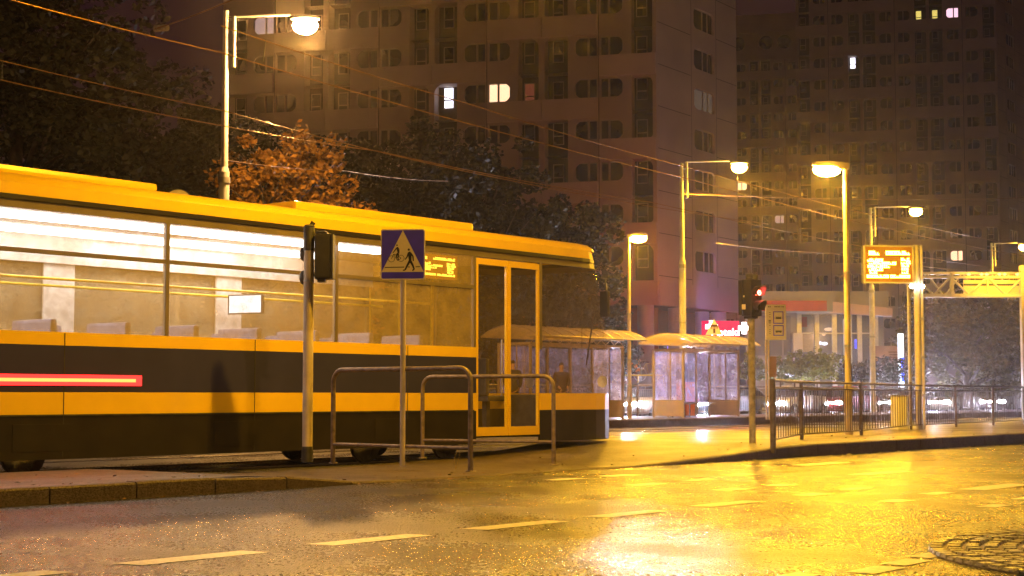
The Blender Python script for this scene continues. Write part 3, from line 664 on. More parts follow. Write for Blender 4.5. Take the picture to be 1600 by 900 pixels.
BOWL1 = glow('hot lamp bowl', (1, .50, .15), 1400); BOWL2 = glow('sodium lamp bowl', (1, .54, .05), 340)
mast(347, 17, 36, 'tall pale mast behind the tram with the brightest lamp, topmost left', 477, 34, 2600, SODW, BOWL1)
mast(1067, 255, 58.5, 'pale mast rising behind the right shelter with a lamp on its arm', 1155, 258, 5200, SOD, BOWL2)
mast(1363, 325, 72.5, 'mast behind the information display with a small bright lamp on its arm', 1431, 328, 3000, SOD, BOWL2)
mast(1552, 380, 89, 'most distant mast seen through the gantry, lamp at the frame edge', 1600, 384, 3000, SOD, BOWL2)

def park_lamp(u, v_top, v_base, d, label, dirx, energy, hl=.62, zb=.1):
    base_ = U(u, d, zb); root = thing('street_lamp', label, 'street lamp', base_.to_tuple(), 0, 'park lamps')
    top = P(u, v_top, d).z - zb
    p = MB(); p.tube([(0, 0, 0), (0, 0, 1.1)], [.085, .08], 14); p.tube([(0, 0, 1.1), (0, 0, 1.14), (0, 0, top - .12)], [.08, .066, .052], 14); p.build('pole', M_pole, root)
    c_ = MB(); [c_.tube([(0, 0, z), (0, 0, z + .04)], .075, 14) for z in (1.9, 3.4)]; c_.build('collar', M_galv, root)
    h_ = MB(); s_ = dirx
    def sec(x, w, za, zb_): return [(x, -w, za), (x, w, za), (x, w, zb_), (x, -w, zb_)]
    secs = [sec(s_ * -.07, .05, top - .12, top), sec(s_ * .12, .075, top - .13, top + .01), sec(s_ * .3, .12, top - .11, top + .03), sec(s_ * hl, .10, top - .06, top + .02), sec(s_ * (hl + .06), .05, top - .04, top)]
    for i in range(4):
        h_.add(secs[i] + secs[i + 1], [(0, 1, 5, 4), (1, 2, 6, 5), (2, 3, 7, 6), (3, 0, 4, 7)])
    h_.add(secs[0], [(0, 1, 2, 3)]); h_.add(secs[-1], [(3, 2, 1, 0)])
    ho = h_.build('luminaire', M_pole, root)
    bw = MB(); bw.lathe([(.165, .0), (.19, -.05), (.17, -.13), (.10, -.19), (0, -.21)], (s_ * (hl - .24), 0, top - .075), 18, Matrix.Diagonal((1.55, .75, 1))); bw.build('bowl', BOWL2, ho)  # widened bowl also stands for the glare round the lamp
    light('SPOT', 'lamp_light', (s_ * (hl - .24), 0, top - .34), energy, SOD, root, .1, 172, .12)
    return root
park_lamp(1324.5, 255, 685, 32.8, 'nearest street lamp, left facing glowing head on a tall yellow lit post', -1, 3200)
park_lamp(983, 366, 650, 52.5, 'shorter street lamp standing on the platform between the shelters', 1, 2200, .55, .25)

# lamp on a span wire above the tracks and one on the near pavement edge, both outside the frame: they light the tram side and the road
sp_ = thing('span_lamp', 'street lamp hung on a span wire above the crossing', 'street lamp', (.3, 19.4, 7.9))
q = MB(); q.lathe([(0, .22), (.1, .2), (.26, .06), (.27, 0)], (0, 0, 0), 20); q.build('hood', M_alu, sp_)
q = MB(); q.lathe([(.24, .0), (.2, -.08), (0, -.12)], (0, 0, 0), 20); q.build('bowl', BOWL2, sp_)
q = MB(); q.tube([(0, 0, .2), (0, 0, .9)], .012, 6); q.tube([(-26, 10, 2.6), (0, 0, .9), (20, -7, 2.4)], .008, 5); q.build('span_wire', M_wire, sp_)
light('SPOT', 'lamp_light', (0, 0, -.3), 3000, (1, .50, .02), sp_, .12, 172, .1)
def roadside(x, y, label, e, col):
    r_ = thing('street_lamp', label, 'street lamp', (x, y, 0), 0)
    p = MB(); p.tube([(0, 0, 0), (0, 0, 7.6), (.1, .4, 8.1), (.25, 1.6, 8.3)], [.1, .07, .05, .04], 10); p.build('pole', M_pole, r_)
    q_ = MB(); q_.lathe([(0, .1), (.2, .06), (.24, 0)], (.25, 1.7, 8.28), 14); q_.build('luminaire', M_alu, r_)
    q_ = MB(); q_.lathe([(.2, 0), (.15, -.08), (0, -.1)], (.25, 1.7, 8.28), 14); q_.build('bowl', BOWL2, r_)
    light('SPOT', 'lamp_light', (.25, 1.7, 8.0), e, col, r_, .15, 170, .1)
roadside(-6.5, 3.5, 'kerbside street lamp left of the camera', 240, (1, .50, .12))
roadside(9.5, 5.5, 'kerbside street lamp right of the camera', 3600, (1, .53, .10))

# ================================================================ OVERHEAD WIRES
def wire(pts, label, r=.0095, name='overhead_wire'):
    m_ = MB(); out_ = []
    for i in range(len(pts) - 1):
        a, b_ = Vector(pts[i]), Vector(pts[i + 1])
        for t in range(8):
            f_ = t / 8; p = a.lerp(b_, f_); p.z -= 4 * f_ * (1 - f_) * min(.35, (b_ - a).length * .006); out_.append(p)
    out_.append(Vector(pts[-1])); m_.tube(out_, r, 5)
    return tag(m_.build(name, M_wire), label, 'overhead wire', 'overhead wires above the tracks')
def on_n(n, u, v):                                    # point on the vertical plane n = const seen at pixel (u, v)
    r = ray(u, v); k = n / (-r.x * TY + r.y * TX); return Vector((0, 0, CAMZ)) + r * k
wire([on_n(17.4, -60, -22), on_n(17.4, 345, 82), on_n(17.4, 1066, 277), on_n(17.4, 1600, 400)], 'contact wire above the tram, lower of the two bright wires')
wire([on_n(17.4, 345, 40), on_n(17.4, 735, 163), on_n(17.4, 1066, 259), on_n(17.4, 1600, 385)], 'upper bright messenger wire crossing in front of the middle tower')
wire([on_n(21, -40, 115), on_n(21, 350, 197), on_n(21, 590, 236), on_n(21, 1017, 316), on_n(21, 1600, 425)], 'third wire from the top, glinting right of the left mast')
wire([on_n(21, -40, 84), on_n(21, 350, 173), on_n(21, 700, 262), on_n(21, 1200, 350)], 'faint wire crossing the dark trees below the bright pair', .009)
wire([P(352, 250, 36), P(540, 267, 45), P(700, 283, 56)], 'thin stay wire leaving the left mast towards the maple', .011)
wire([on_n(27, 1120, 380), on_n(27, 1300, 396), on_n(27, 1600, 430)], 'short bright wire left of the information display', .013)
wire([P(240, 46, 26), P(350, 5, 24), P(420, -25, 23)], 'span wire with an insulator against the purple sky', .012)
wire([P(1066, 303, 58), P(1600, 309, 75)], 'horizontal span wire crossing the far towers', .013)
for (u0, v0, u1, v1) in ((415, 62, 411, 96), (4, 95, 3, 124)):
    n_ = 17.4 if u0 > 100 else 21
    q = MB(); q.tube([on_n(n_, u0, v0), on_n(n_, u1, v1)], .008, 5); o = q.build('wire_dropper', M_dark); tag(o, 'short dropper linking the two wires near the top lamp' if u0 > 100 else 'short dropper between two wires at the left frame edge', 'wire dropper', 'wire droppers')
q = MB(); a_, b_ = P(242, 45, 26), P(262, 43, 25.8)
q.tube([a_, b_], .035, 8); [q.tube([a_.lerp(b_, t), a_.lerp(b_, t + .08)], .06, 10) for t in (.05, .3, .6, .85)]
tag(q.build('insulator', M_conc), 'ribbed insulator on the span wire against the purple sky', 'insulator')

# ================================================================ TRAM
NS, NF = 16.2, 18.6; NCt = 17.4
tram = thing('tram', 'long yellow and dark blue tram with lit windows standing across the left half', 'tram', W(12, NCt, 0).to_tuple(), YAW_T)
# local frame: x along the tracks (s - 12), y = n - NCt (near side is -1.2)
M_ty = mat('glossy yellow tram paint', (.85, .56, .012), .28, 0, 2, .05, coat=.5)
M_td = mat('dark blue grey tram paint', (.036, .036, .13), .3, 0, 2, .1, coat=.4)
M_tk = mat('black tram skirt', (.018, .015, .012), .38, 0, 3, .3)
M_tg = mat('grey window rubber and trim', (.16, .13, .10), .4, 0, 3, .15)
M_int = mat('cream interior laminate', (.62, .56, .48), .5, 0, 3, .06)
M_tglass = glass('tram side glass', (.88, .86, .82), .70, .06, (.62, .50, .30), .12)
M_tglass2 = glass('tram cab glass', (.95, .93, .90), .94, .05, (.45, .36, .16), .03)
x0, x1 = 1.0 - 12, 22.2 - 12
nose = [(22.2, 1.2), (22.6, 1.185), (22.95, 1.13), (23.2, 1.03), (23.4, .88), (23.55, .65), (23.65, .35), (23.68, 0)]
def rake(z): return 0 if z < 1.5 else -(z - 1.5) ** 2 * .20
def band_side(za, zb, name, m_, thick=.05, out_=0., xa=x0, xb=x1, nose_too=True, yin=None):
    b_ = MB()
    for sgn in (-1, 1): b_.box((xa, sgn * (1.2 - thick), za + .001), (xb, sgn * (1.2 + out_), zb - .001))
    if nose_too:
        pts = [(s_ - 12, w_) for s_, w_ in nose]; path = [(x, -w) for x, w in pts] + [(x, w) for x, w in reversed(pts[:-1])]
        nz = 4 if zb - za > .5 else 1
        for k in range(nz):
            z_a, z_b = za + (zb - za) * k / nz, za + (zb - za) * (k + 1) / nz
            for i in range(len(path) - 1):
                def q(p, z, t=0.):
                    f_ = max(0, (p[0] - (22.2 - 12)) / 1.48); k2 = (1 + out_ / 1.2) if not t else .96
                    return (p[0] + rake(z) * f_ - t * f_, p[1] * k2, z)
                b_.add([q(path[i], z_a), q(path[i + 1], z_a), q(path[i + 1], z_b), q(path[i], z_b)], [(0, 1, 2, 3)])
                b_.add([q(path[i], z_a, .04), q(path[i + 1], z_a, .04), q(path[i + 1], z_b, .04), q(path[i], z_b, .04)], [(0, 3, 2, 1)])
    return b_.build(name, m_, tram)
XD0, XD1 = 19.35 - 12, 21.0 - 12                 # front door opening
segs = [(x0, XD0), (XD1, x1)]
for za, zb, nm, m_ in ((.24, .76, 'skirt', M_tk), (.76, 1.04, 'lower_stripe', M_ty), (1.04, 1.60, 'dark_panel', M_td), (1.60, 1.76, 'upper_stripe', M_ty)):
    band_side(za, zb, nm, m_, .05, 0, x0, XD0, nose_too=zb < 1.1)
    for s_ in ((-1, 1) if zb < 1.1 else ()): q = MB(); q.box((XD1, s_ * 1.15, za + .001), (x1, s_ * 1.2, zb - .001)); q.build(nm, m_, tram)
# yellow cantrail, groove, roof
band_side(3.20, 3.30, 'window_rail', M_tg, .05, -.01); band_side(3.30, 3.36, 'gutter', M_tk, .05, .012); band_side(3.36, 3.50, 'cantrail', M_ty)
rf_ = MB(); sect = [(-1.2, 3.50), (-1.17, 3.56), (-1.08, 3.62), (-.8, 3.66), (0, 3.68), (.8, 3.66), (1.08, 3.62), (1.17, 3.56), (1.2, 3.50)]
xs_ = [(x0, 1, 0), (22.2 - 12, 1, 0), (22.6 - 12.1, .985, -.01), (22.9 - 12.25, .93, -.03), (23.15 - 12.4, .82, -.07), (23.35 - 12.55, .62, -.12), (23.4 - 12.6, .3, -.16)]
rows = [[(x, y * k, z + dz * (1 if abs(y) < 1.1 else .3)) for y, z in sect] for x, k, dz in xs_]
n_ = len(sect)
rf_.add([v for r_ in rows for v in r_], [(i * n_ + j, i * n_ + j + 1, (i + 1) * n_ + j + 1, (i + 1) * n_ + j) for i in range(len(rows) - 1) for j in range(n_ - 1)] + [tuple(range(n_))], True)
rf_.build('roof', M_ty, tram)
# roof equipment fairings
for (a, b_, h_) in ((x0 + 1, x0 + 5, .18), (x0 + 8, x0 + 12.5, .14), (x0 + 15, x0 + 19, .16)):
    q = MB(); q.box((a, -.6, 3.66), (b_, .7, 3.66 + h_), .06); q.build('roof_fairing', M_ty, tram)
# glazing: long panes between thin pillars
px = []; x = x0
while x < XD0 - .4: px.append(x); x += 3.05
px.append(XD0)
for i in range(len(px) - 1):
    a, b_ = px[i] + .035, px[i + 1] - .035
    for sgn in (-1, 1):
        g_ = MB(); g_.box((a, sgn * 1.165, 1.76), (b_, sgn * 1.185, 3.2)); go = g_.build('window', M_tglass, tram)
        if sgn < 0:
            f_ = MB(); f_.box((a, -1.197, 2.68), (b_, -1.186, 2.735)); f_.build('sash_bar', M_tg, go)
for x_ in px[1:-1] + [x0 + .03, XD0 - .03, XD1 + .03]:
    for s_ in (-1, 1): q = MB(); q.box((x_ - .03, s_ * 1.14, 1.76), (x_ + .03, s_ * 1.195, 3.2)); q.build('pillar', M_tg, tram)
# glazed front door on both sides and the cab side panes
for sgn in (-1, 1):
    d_ = MB(); y0_, y1_ = sgn * 1.15, sgn * 1.19; xm = (XD0 + XD1) / 2
    for a, b_ in ((XD0 + .01, xm - .01), (xm + .01, XD1 - .01)):
        d_.box((a, y0_, .36), (a + .05, y1_, 3.18)); d_.box((b_ - .05, y0_, .36), (b_, y1_, 3.18)); d_.box((a + .05, y0_, .36), (b_ - .05, y1_, .50)); d_.box((a + .05, y0_, 3.08), (b_ - .05, y1_, 3.18))
    do = d_.build('door', M_ty, tram)
    for a, b_ in ((XD0 + .06, xm - .06), (xm + .06, XD1 - .06)):
        g_ = MB(); g_.box((a, sgn * 1.165, .50), (b_, sgn * 1.175, 3.08)); g_.build('door_glass', M_tglass2, do)
    h_ = MB(); [h_.tube([(xm + k * .1, sgn * 1.13, 1.0), (xm + k * .1, sgn * 1.13, 1.9)], .015, 8) for k in (-1, 1)]; h_.build('handle', M_alu, do)
    g_ = MB(); g_.box((XD1 + .07, sgn * 1.165, 1.04), (x1, sgn * 1.185, 3.2)); g_.build('cab_side_window', M_tglass2, tram)
ws = band_side(1.04, 3.20, 'windscreen', M_tglass2, .03, -.012, x1 - .002, x1)
# floor, ceiling, interior
q = MB(); q.box((x0, -1.14, .36), (x1, 1.14, .42)); q.box((x1, -.95, .37), (x1 + .9, .95, .42)); q.build('floor', mat('grey vinyl floor', (.18, .17, .16), .5, 0, 8, .2), tram)
q = MB(); q.box((x0, -1.13, 3.22), (x1 - 1.3, 1.13, 3.28)); q.build('ceiling', M_int, tram)
q = MB(); q.box((x0 - .04, -1.19, .34), (x0, 1.19, 3.49)); q.build('end_wall', M_int, tram)
M_strip = glow('ceiling light tube', (.93, .93, 1.0), 17)
x = x0 + .3
while x < 16.8 - 12:
    q = MB(); q.box((x, -.80, 3.15), (x + 1.78, -.56, 3.218), .01); q.build('ceiling_light', M_strip, tram)
    q = MB(); q.box((x, .56, 3.15), (x + 1.78, .80, 3.218), .01); q.build('ceiling_light', M_strip, tram); x += 1.83
for x in (x0 + 2, x0 + 6, x0 + 10, x0 + 14):
    o = light('AREA', 'cabin_light', (x, 0, 3.14), 90, (.93, .92, 1.0), tram, 2.6)
# far side interior panels, advert boards and grab rails
for i in range(len(px) - 1):
    q = MB(); q.box((px[i] - .25, 1.10, 1.76), (px[i] + .25, 1.13, 3.2)); q.build('wall_panel', M_int, tram)
q = MB(); q.box((x0, 1.05, 2.80), (XD0, 1.09, 3.2)); q.build('header_panel', M_int, tram)
q = MB(); q.box((x0, -1.12, .42), (XD0, -1.10, 1.75)); q.box((x0, 1.10, .42), (XD0, 1.12, 1.75)); q.build('side_lining', M_int, tram)
gr_ = MB(); [gr_.tube([(x0 + .2, y, 2.45), (XD0 - .3, y, 2.45)], .018, 8) for y in (-.55, .55)]
gr_.build('grab_rail', mat('yellow grab rail', (.7, .5, .02), .3), tram)
for i in range(1, len(px) - 1, 2):
    q = MB(); q.tube([(px[i], -.55, .42), (px[i], -.55, 3.2)], .018, 8); q.build('grab_pole', MATS['yellow grab rail'], tram)
# seats
M_seat = mat('blue grey seat fabric', (.22, .2, .26), .8, 0, 20, .2); first = None
xs2 = [x0 + .9 + i * 1.1 for i in range(16)]
for x in xs2:
    for y in (-.72, .72):
        if first is None:
            se = MB(); se.box((-.22, -.38, .42), (-.1, .38, .8)); se.box((-.24, -.4, .8), (.24, .4, .9), .04); se.box((-.30, -.4, .88), (-.2, .4, 1.62), .04)
            first = se.build('seat', M_seat, tram); first.location = (x, y, .3)
        else:
            o = first.copy(); COL.objects.link(o); o.parent = tram; o.location = (x, y, .3)
# cab: desk, driver seat, platform board moved into the tram window
q = MB(); q.box((x1 + .35, -.8, .42), (x1 + .9, .8, 1.02), .08); q.build('cab_desk', M_dark, tram)
q = MB(); q.box((x1 - .5, .5, .9), (x1 - .0, 1.0, 1.0), .03); q.box((x1 - .56, .5, 1.0), (x1 - .46, 1.0, 1.65), .03); q.box((x1 - .3, .7, .42), (x1 - .2, .8, .9)); q.build('driver_seat', M_dark, tram)
# LED text blocks
M_led = glow('amber LED', (1, .52, .04), 34); M_ledb = mat('dark LED board face', (.05, .02, .004), .35, emis=(1, .28, 0), estr=.45)
def led_rows(rows_, w, h, m_, parent, y, rd, name='led_text'):
    mb_ = MB()
    for (ra, rb, zt, zb_, cells) in rows_:
        n_c = cells; cw = (rb - ra) / n_c
        for c_ in range(n_c):
            a = ra + c_ * cw; b_ = a + cw * .82; hh = (zt - zb_)
            kind = rd.randrange(4); t = hh * .34
            # each cell a small glyph-like shape made of three or four strokes
            mb_.box((a * w, y, (zb_) * h), (b_ * w, y + .01, (zb_ + t) * h))
            mb_.box((a * w, y, (zt - t) * h), (b_ * w, y + .01, zt * h)) if kind != 1 else None
            mb_.box((a * w, y + .001, (zb_ + t * 1.001) * h), ((a + cw * .35) * w, y + .011, (zt - t * 1.001) * h))
            if kind > 1: mb_.box(((b_ - cw * .3) * w, y + .001, (zb_ + t * 1.001) * h), (b_ * w, y + .011, (zt - t * 1.001) * h))
    return mb_.build(name, m_, parent)
LEDROWS = [(.08, .30, .88, .76, 5), (.44, .95, .88, .77, 12), (.05, .38, .66, .57, 8), (.08, .66, .58 - .01, .49, 13), (.05, .52, .475, .40, 11), (.08, .38, .385, .31, 7), (.09, .26, .295, .225, 4),
           (.76, .95, .68, .60, 3), (.76, .97, .59, .51, 4), (.77, .93, .5, .42, 3), (.77, .92, .405, .33, 3), (.77, .92, .315, .235, 3), (.03, .50, .20, .11, 12), (.53, .95, .20, .11, 11)]
d_ = MB(); d_.box((17.9 - 12, -1.15, 2.80), (18.95 - 12, -1.05, 3.17), .01); do = d_.build('platform_board_stand_in', M_ledb, tram)  # stands in for the amber platform board beyond the tram
ds = led_rows(LEDROWS, 1.0, .37, glow('amber stand-in LED', (1, .55, .05), 6), do, 0, random.Random(4)); ds.location = (17.93 - 12, -1.163, 2.80)
# cabin screen
d_ = MB(); d_.box((-.02, -.30, -.14), (.02, .30, .14), .01); sc_ = d_.build('cabin_screen', M_black, tram); sc_.location = (15.2 - 12, -.45, 2.28); sc_.rotation_euler = (0, 0, R(12))
d_ = MB(); d_.box((-.026, -.27, -.12), (-.021, .27, .12)); so = d_.build('screen_picture', glow('white screen', (.8, .88, 1), 3.0), sc_)
# tail-light streak of the moving tram, made as a glowing strip
M_red = glow('red lamp', (1, .02, .015), 5.0); M_redh = glow('red streak core', (1, .10, .02), 9)
q = MB(); q.box((10.2 - 12, -1.214, 1.12), (12.80 - 12, -1.2005, 1.25), .008); lo = q.build('tail_light_streak', M_red, tram)
q = MB(); q.box((10.24 - 12, -1.222, 1.165), (12.70 - 12, -1.2145, 1.205)); q.build('streak_core', M_redh, lo)
# panel joints, rub rail, door seal, mirror and wiper
for x in [x0 + 1.5 + 3.05 * i for i in range(6)]:
    q = MB(); q.box((x - .006, -1.2035, .26), (x + .006, -1.2002, 1.75)); q.build('panel_joint', M_dark, tram)
for x in [x0 + .8 + 3.05 * i for i in range(6)]:
    q = MB(); q.box((x, -1.206, .34), (x + .85, -1.2004, .66), .003); q.build('skirt_flap', M_tk, tram)
q = MB(); q.box((x0, -1.212, .755), (XD0 - .06, -1.2005, .775)); q.build('rub_rail', M_dark, tram)
q = MB(); q.tube([(x1 + .15, -1.19, 3.1), (x1 + .35, -1.42, 3.0), (x1 + .35, -1.45, 2.8)], .015, 8); q.box((x1 + .30, -1.50, 2.35), (x1 + .38, -1.34, 2.8), .02); q.build('wing_mirror', M_black, tram)
q = MB(); q.tube([(x1 + 1.40, -.25, 1.55), (x1 + 1.30, -.5, 2.5)], .014, 6); q.build('wiper', M_black, tram)
for s_ in (-1, 1):
    q = MB(); q.lathe([(0, .02), (.09, .015), (.11, 0)], (23.3 - 12, s_ * .82, 1.25), 14, Matrix.Rotation(R(90), 3, 'Y')); q.build('headlight', M_white, tram)
# bogies
for bx in (3.5, 10.5, 18.2):
    bo = MB(); bo.box((bx - 12 - 1.1, -.95, .25), (bx - 12 + 1.1, .95, .45), .03); bg_ = bo.build('bogie', M_dark, tram)
    for dx in (-.9, .9):
        for y in (-.75, .75):
            q = MB(); q.lathe([(0, -.05), (.27, -.05), (.30, -.03), (.30, .05), (0, .05)], (bx - 12 + dx, y, .31), 22, Matrix.Rotation(R(90), 3, 'X')); q.build('wheel', M_rail, bg_)
# pantograph-like dish shape on the roof is the round sign seen above it
rs = thing('round_sign', 'back of a round pale road sign just above the tram roof', 'road sign', U(275, 27.5).to_tuple())
q = MB(); Mx = Matrix.Rotation(R(90), 3, 'X'); rr = 22 * 27.5 / F; q.lathe([(0, .012), (rr, .012), (rr, -.012), (0, -.012)], (0, 0, P(275, 318, 27.5).z), 32, Mx); q.build('disc', M_pale, rs)
q = MB(); q.lathe([(rr, .02), (rr + .015, .01), (rr + .015, -.01), (rr, -.02)], (0, 0, P(275, 318, 27.5).z), 32, Mx); q.build('rim', M_dark, rs)
q = MB(); q.tube([(0, .05, 0), (0, .05, 3.4), (0, .05, P(275, 312, 27.5).z)], .03, 10); q.box((-.08, .012, P(275, 306, 27.5).z), (.08, .09, P(275, 304, 27.5).z)); q.build('post', M_galv, rs)

# ================================================================ FOREGROUND FURNITURE
# near traffic signal seen from behind
b0 = G(480, 722, .15)
sig = thing('traffic_signal', 'traffic signal seen from behind on a yellow lit post left of the blue sign', 'traffic signal', b0.to_tuple(), 0, 'traffic signals at the crossing')
k_ = b0.y / F; hz = lambda v, b=b0: P(480, v, b.y).z - b.z
q = MB(); q.tube([(0, 0, 0), (0, 0, hz(392))], .066, 18); q.build('post', M_pole, sig)
q = MB(); q.tube([(0, 0, 0), (0, 0, .17)], .074, 18); q.tube([(0, 0, .17), (0, 0, .20)], [.074, .068], 18); q.build('base_sleeve', M_dark, sig)
q = MB(); q.tube([(0, 0, hz(440)), (0, 0, hz(438))], .07, 18); q.build('clamp', M_galv, sig)
q = MB(); q.tube([(0, 0, hz(392)), (0, 0, hz(354))], .072, 18); q.tube([(0, 0, hz(354)), (0, 0, hz(351))], [.078, .05], 18); q.tube([(.03, 0, hz(352)), (.055, 0, hz(347))], .03, 10); q.build('cap', M_dark, sig)
hd = MB(); hd.box((.085, -.13, hz(437)), (.30, .12, hz(366)), .03); hd.box((.10, -.10, hz(366)), (.24, .1, hz(362)), .02); hd.box((.12, -.08, hz(441)), (.22, .08, hz(437))); ho = hd.build('signal_head', M_black, sig)
q = MB(); q.box((.30, -.14, hz(436)), (.325, .13, hz(367)), .005); q.build('backing_plate', M_black, ho)
q = MB(); [q.tube([(.0, 0, hz(v)), (.13, 0, hz(v))], .018, 8) for v in (374, 430)]; q.build('bracket', M_dark, sig)
for v in (400, 437):
    q = MB(); Mv = Matrix.Rotation(R(-90), 3, 'Y') @ Matrix.Rotation(0, 3, 'Z')
    q.lathe([(.095, 0), (.1, .02), (.085, .07), (.05, .09), (0, .095)], (-.035, .08, hz(v - 4)), 16, Matrix.Rotation(R(-90), 3, 'Y')); q.build('visor', M_dark, sig)

# blue crossing sign
b0 = G(628, 729, .15); kk = b0.y / F
sgn_ = thing('crossing_sign', 'square blue crossing sign with a cyclist and a walking figure on a thin post', 'road sign', b0.to_tuple(), R(-6))
zz = lambda v: P(628, v, b0.y).z - b0.z
q = MB(); q.tube([(0, .035, 0), (0, .035, zz(364))], .033, 14); q.build('post', M_pole, sgn_)
W2 = 35.2 * kk; zt, zb_ = zz(358), zz(437); zm = (zt + zb_) / 2; H2 = (zt - zb_) / 2
def rrect(w, h, r_, n=6):
    out_ = []
    for cx_, cz_, a0 in ((w - r_, h - r_, 0), (-w + r_, h - r_, 90), (-w + r_, -h + r_, 180), (w - r_, -h + r_, 270)):
        for i in range(n + 1): a = R(a0 + 90 * i / n); out_.append((cx_ + r_ * math.cos(a), cz_ + r_ * math.sin(a)))
    return out_
def flat(poly, y0_, y1_, name, m_, par, z=zm):
    q_ = MB(); q_.prism(poly, lambda x, zz_: (x, y0_, z + zz_), lambda x, zz_: (x, y1_, z + zz_)); return q_.build(name, m_, par)
pl = flat(rrect(W2, H2, .03), -.004, .004, 'plate', M_pale, sgn_)
q = MB(); [q.box((-W2 * .8, .005, zm + s_ * H2 * .55 - .015), (W2 * .8, .02, zm + s_ * H2 * .55 + .015)) for s_ in (-1, 1)]; q.build('rear_rail', M_galv, pl)
flat(rrect(W2 - .014, H2 - .014, .022), -.0065, -.0042, 'blue_field', M_blue, pl)
tri = [(-W2 + .012, -H2 * .70), (W2 - .014, -H2 * .70), (0.0, H2 * .95)]
flat(tri, -.009, -.0067, 'cream_triangle', mat('amber reflective sheet', (.92, .78, .36), .45, 0, 12, .04), pl)
M_ink = mat('black sign ink', (.012, .012, .012), .5)
pic = MB(); y0_, y1_ = -.0115, -.0092
def stroke(pts, w_):
    for i in range(len(pts) - 1):
        a, b_ = Vector((pts[i][0], 0, pts[i][1])), Vector((pts[i + 1][0], 0, pts[i + 1][1])); dd = b_ - a
        if dd.length < 1e-6: continue
        w0 = w_[i] if isinstance(w_, (list, tuple)) else w_; w1 = w_[i + 1] if isinstance(w_, (list, tuple)) else w_
        nn = Vector((-dd.z, 0, dd.x)).normalized(); off = i * .00005
        for yy in ((y0_ - off),):
            pic.add([a + nn * w0 + Vector((0, yy, zm)), b_ + nn * w1 + Vector((0, yy, zm)), b_ - nn * w1 + Vector((0, yy, zm)), a - nn * w0 + Vector((0, yy, zm)),
                     a + nn * w0 + Vector((0, y1_, zm)), b_ + nn * w1 + Vector((0, y1_, zm)), b_ - nn * w1 + Vector((0, y1_, zm)), a - nn * w0 + Vector((0, y1_, zm))],
                    [(0, 1, 2, 3), (7, 6, 5, 4), (0, 4, 5, 1), (1, 5, 6, 2), (2, 6, 7, 3), (3, 7, 4, 0)])
# sign coordinates from the enlarged picture: plate spans 240..765 x 130..725 (centre 500, 428)
sx = 2 * W2 / 525; C_ = lambda x, y: ((x - 502) * sx, -(y - 428) * sx)
def disc(x, y, r_, ri=0):
    cx_, cz_ = C_(x, y); n = 18; r1 = r_ * sx; r0_ = ri * sx
    pts = [(cx_ + r1 * math.cos(2 * math.pi * i / n), cz_ + r1 * math.sin(2 * math.pi * i / n)) for i in range(n)]
    if ri: stroke(pts + [pts[0]], (r1 - r0_) / 2)
    else: pic.prism(pts, lambda a, z: (a, y0_ - .0002, zm + z), lambda a, z: (a, y1_, zm + z))
S_ = lambda L_, w_: stroke([C_(*p) for p in L_], [q_ * sx for q_ in w_] if isinstance(w_, (list, tuple)) else w_ * sx)
disc(573, 374, 13); S_([(580, 398), (586, 430), (590, 505)], [10, 21, 15]); S_([(572, 408), (552, 462), (530, 490)], [9, 7, 5]); S_([(592, 412), (622, 450), (628, 508)], [9, 8, 6])
S_([(586, 505), (556, 560), (530, 612), (505, 616)], [14, 11, 8, 6]); S_([(592, 505), (622, 560), (638, 605), (615, 620)], [14, 11, 8, 6])
disc(433, 321, 9); S_([(438, 342), (447, 372), (452, 412)], [7, 15, 10]); S_([(432, 352), (400, 392), (385, 412)], [7, 5, 4]); S_([(450, 412), (424, 438), (432, 470)], [10, 8, 6]); S_([(452, 415), (446, 455), (448, 500)], [9, 7, 5])
disc(368, 480, 37, 33); disc(482, 475, 37, 33); S_([(368, 480), (395, 425), (440, 440), (482, 475)], 3); S_([(395, 430), (440, 500), (482, 475)], 3)
S_([(290, 580), (520, 578)], 4.5); S_([(565, 577), (585, 577)], 4.5); S_([(655, 576), (708, 575)], 4.5)
pic.build('pictogram', M_ink, pl)

# two bent-tube crossing barriers
def hoop(p0, p1, h, rail_z, label):
    root = thing('tube_barrier', label, 'barrier', p0.to_tuple(), 0, 'bent tube barriers on the pavement'); d_ = p1 - p0; z1_ = d_.z; L_ = Vector((d_.x, d_.y, 0)); e = L_.normalized(); rr = .16
    pts = [Vector((0, 0, 0)), Vector((0, 0, h - rr))] + [e * rr * (1 - math.cos(a)) + Vector((0, 0, h - rr + rr * math.sin(a))) for a in [R(15 * i) for i in range(1, 7)]]
    pts2 = [L_ - e * rr * (1 - math.cos(a)) + Vector((0, 0, h - rr + rr * math.sin(a))) for a in [R(15 * i) for i in range(6, 0, -1)]] + [L_ + Vector((0, 0, h - rr)), L_ + Vector((0, 0, z1_))]
    q_ = MB(); q_.tube(pts + pts2, .030, 14); q_.build('hoop', M_rust, root)
    q_ = MB(); q_.tube([Vector((0, 0, rail_z)), L_ + Vector((0, 0, rail_z))], .022, 12); q_.build('lower_rail', M_rust, root)
    for p in (Vector((0, 0, 0)), L_):
        q_ = MB(); q_.lathe([(0, .012), (.06, .012), (.06, 0)], p + Vector((0, 0, z1_ if p.length else 0)), 14); q_.build('foot_plate', M_rust, root)
hoop(G(520, 724, .15), G(735, 737, .12), 1.17, .24, 'nearer bent tube barrier, its left leg beside the signal post')
hoop(G(660, 716, .10), G(865, 726, .05), 1.17, .26, 'farther bent tube barrier overlapping the right half of the nearer one')
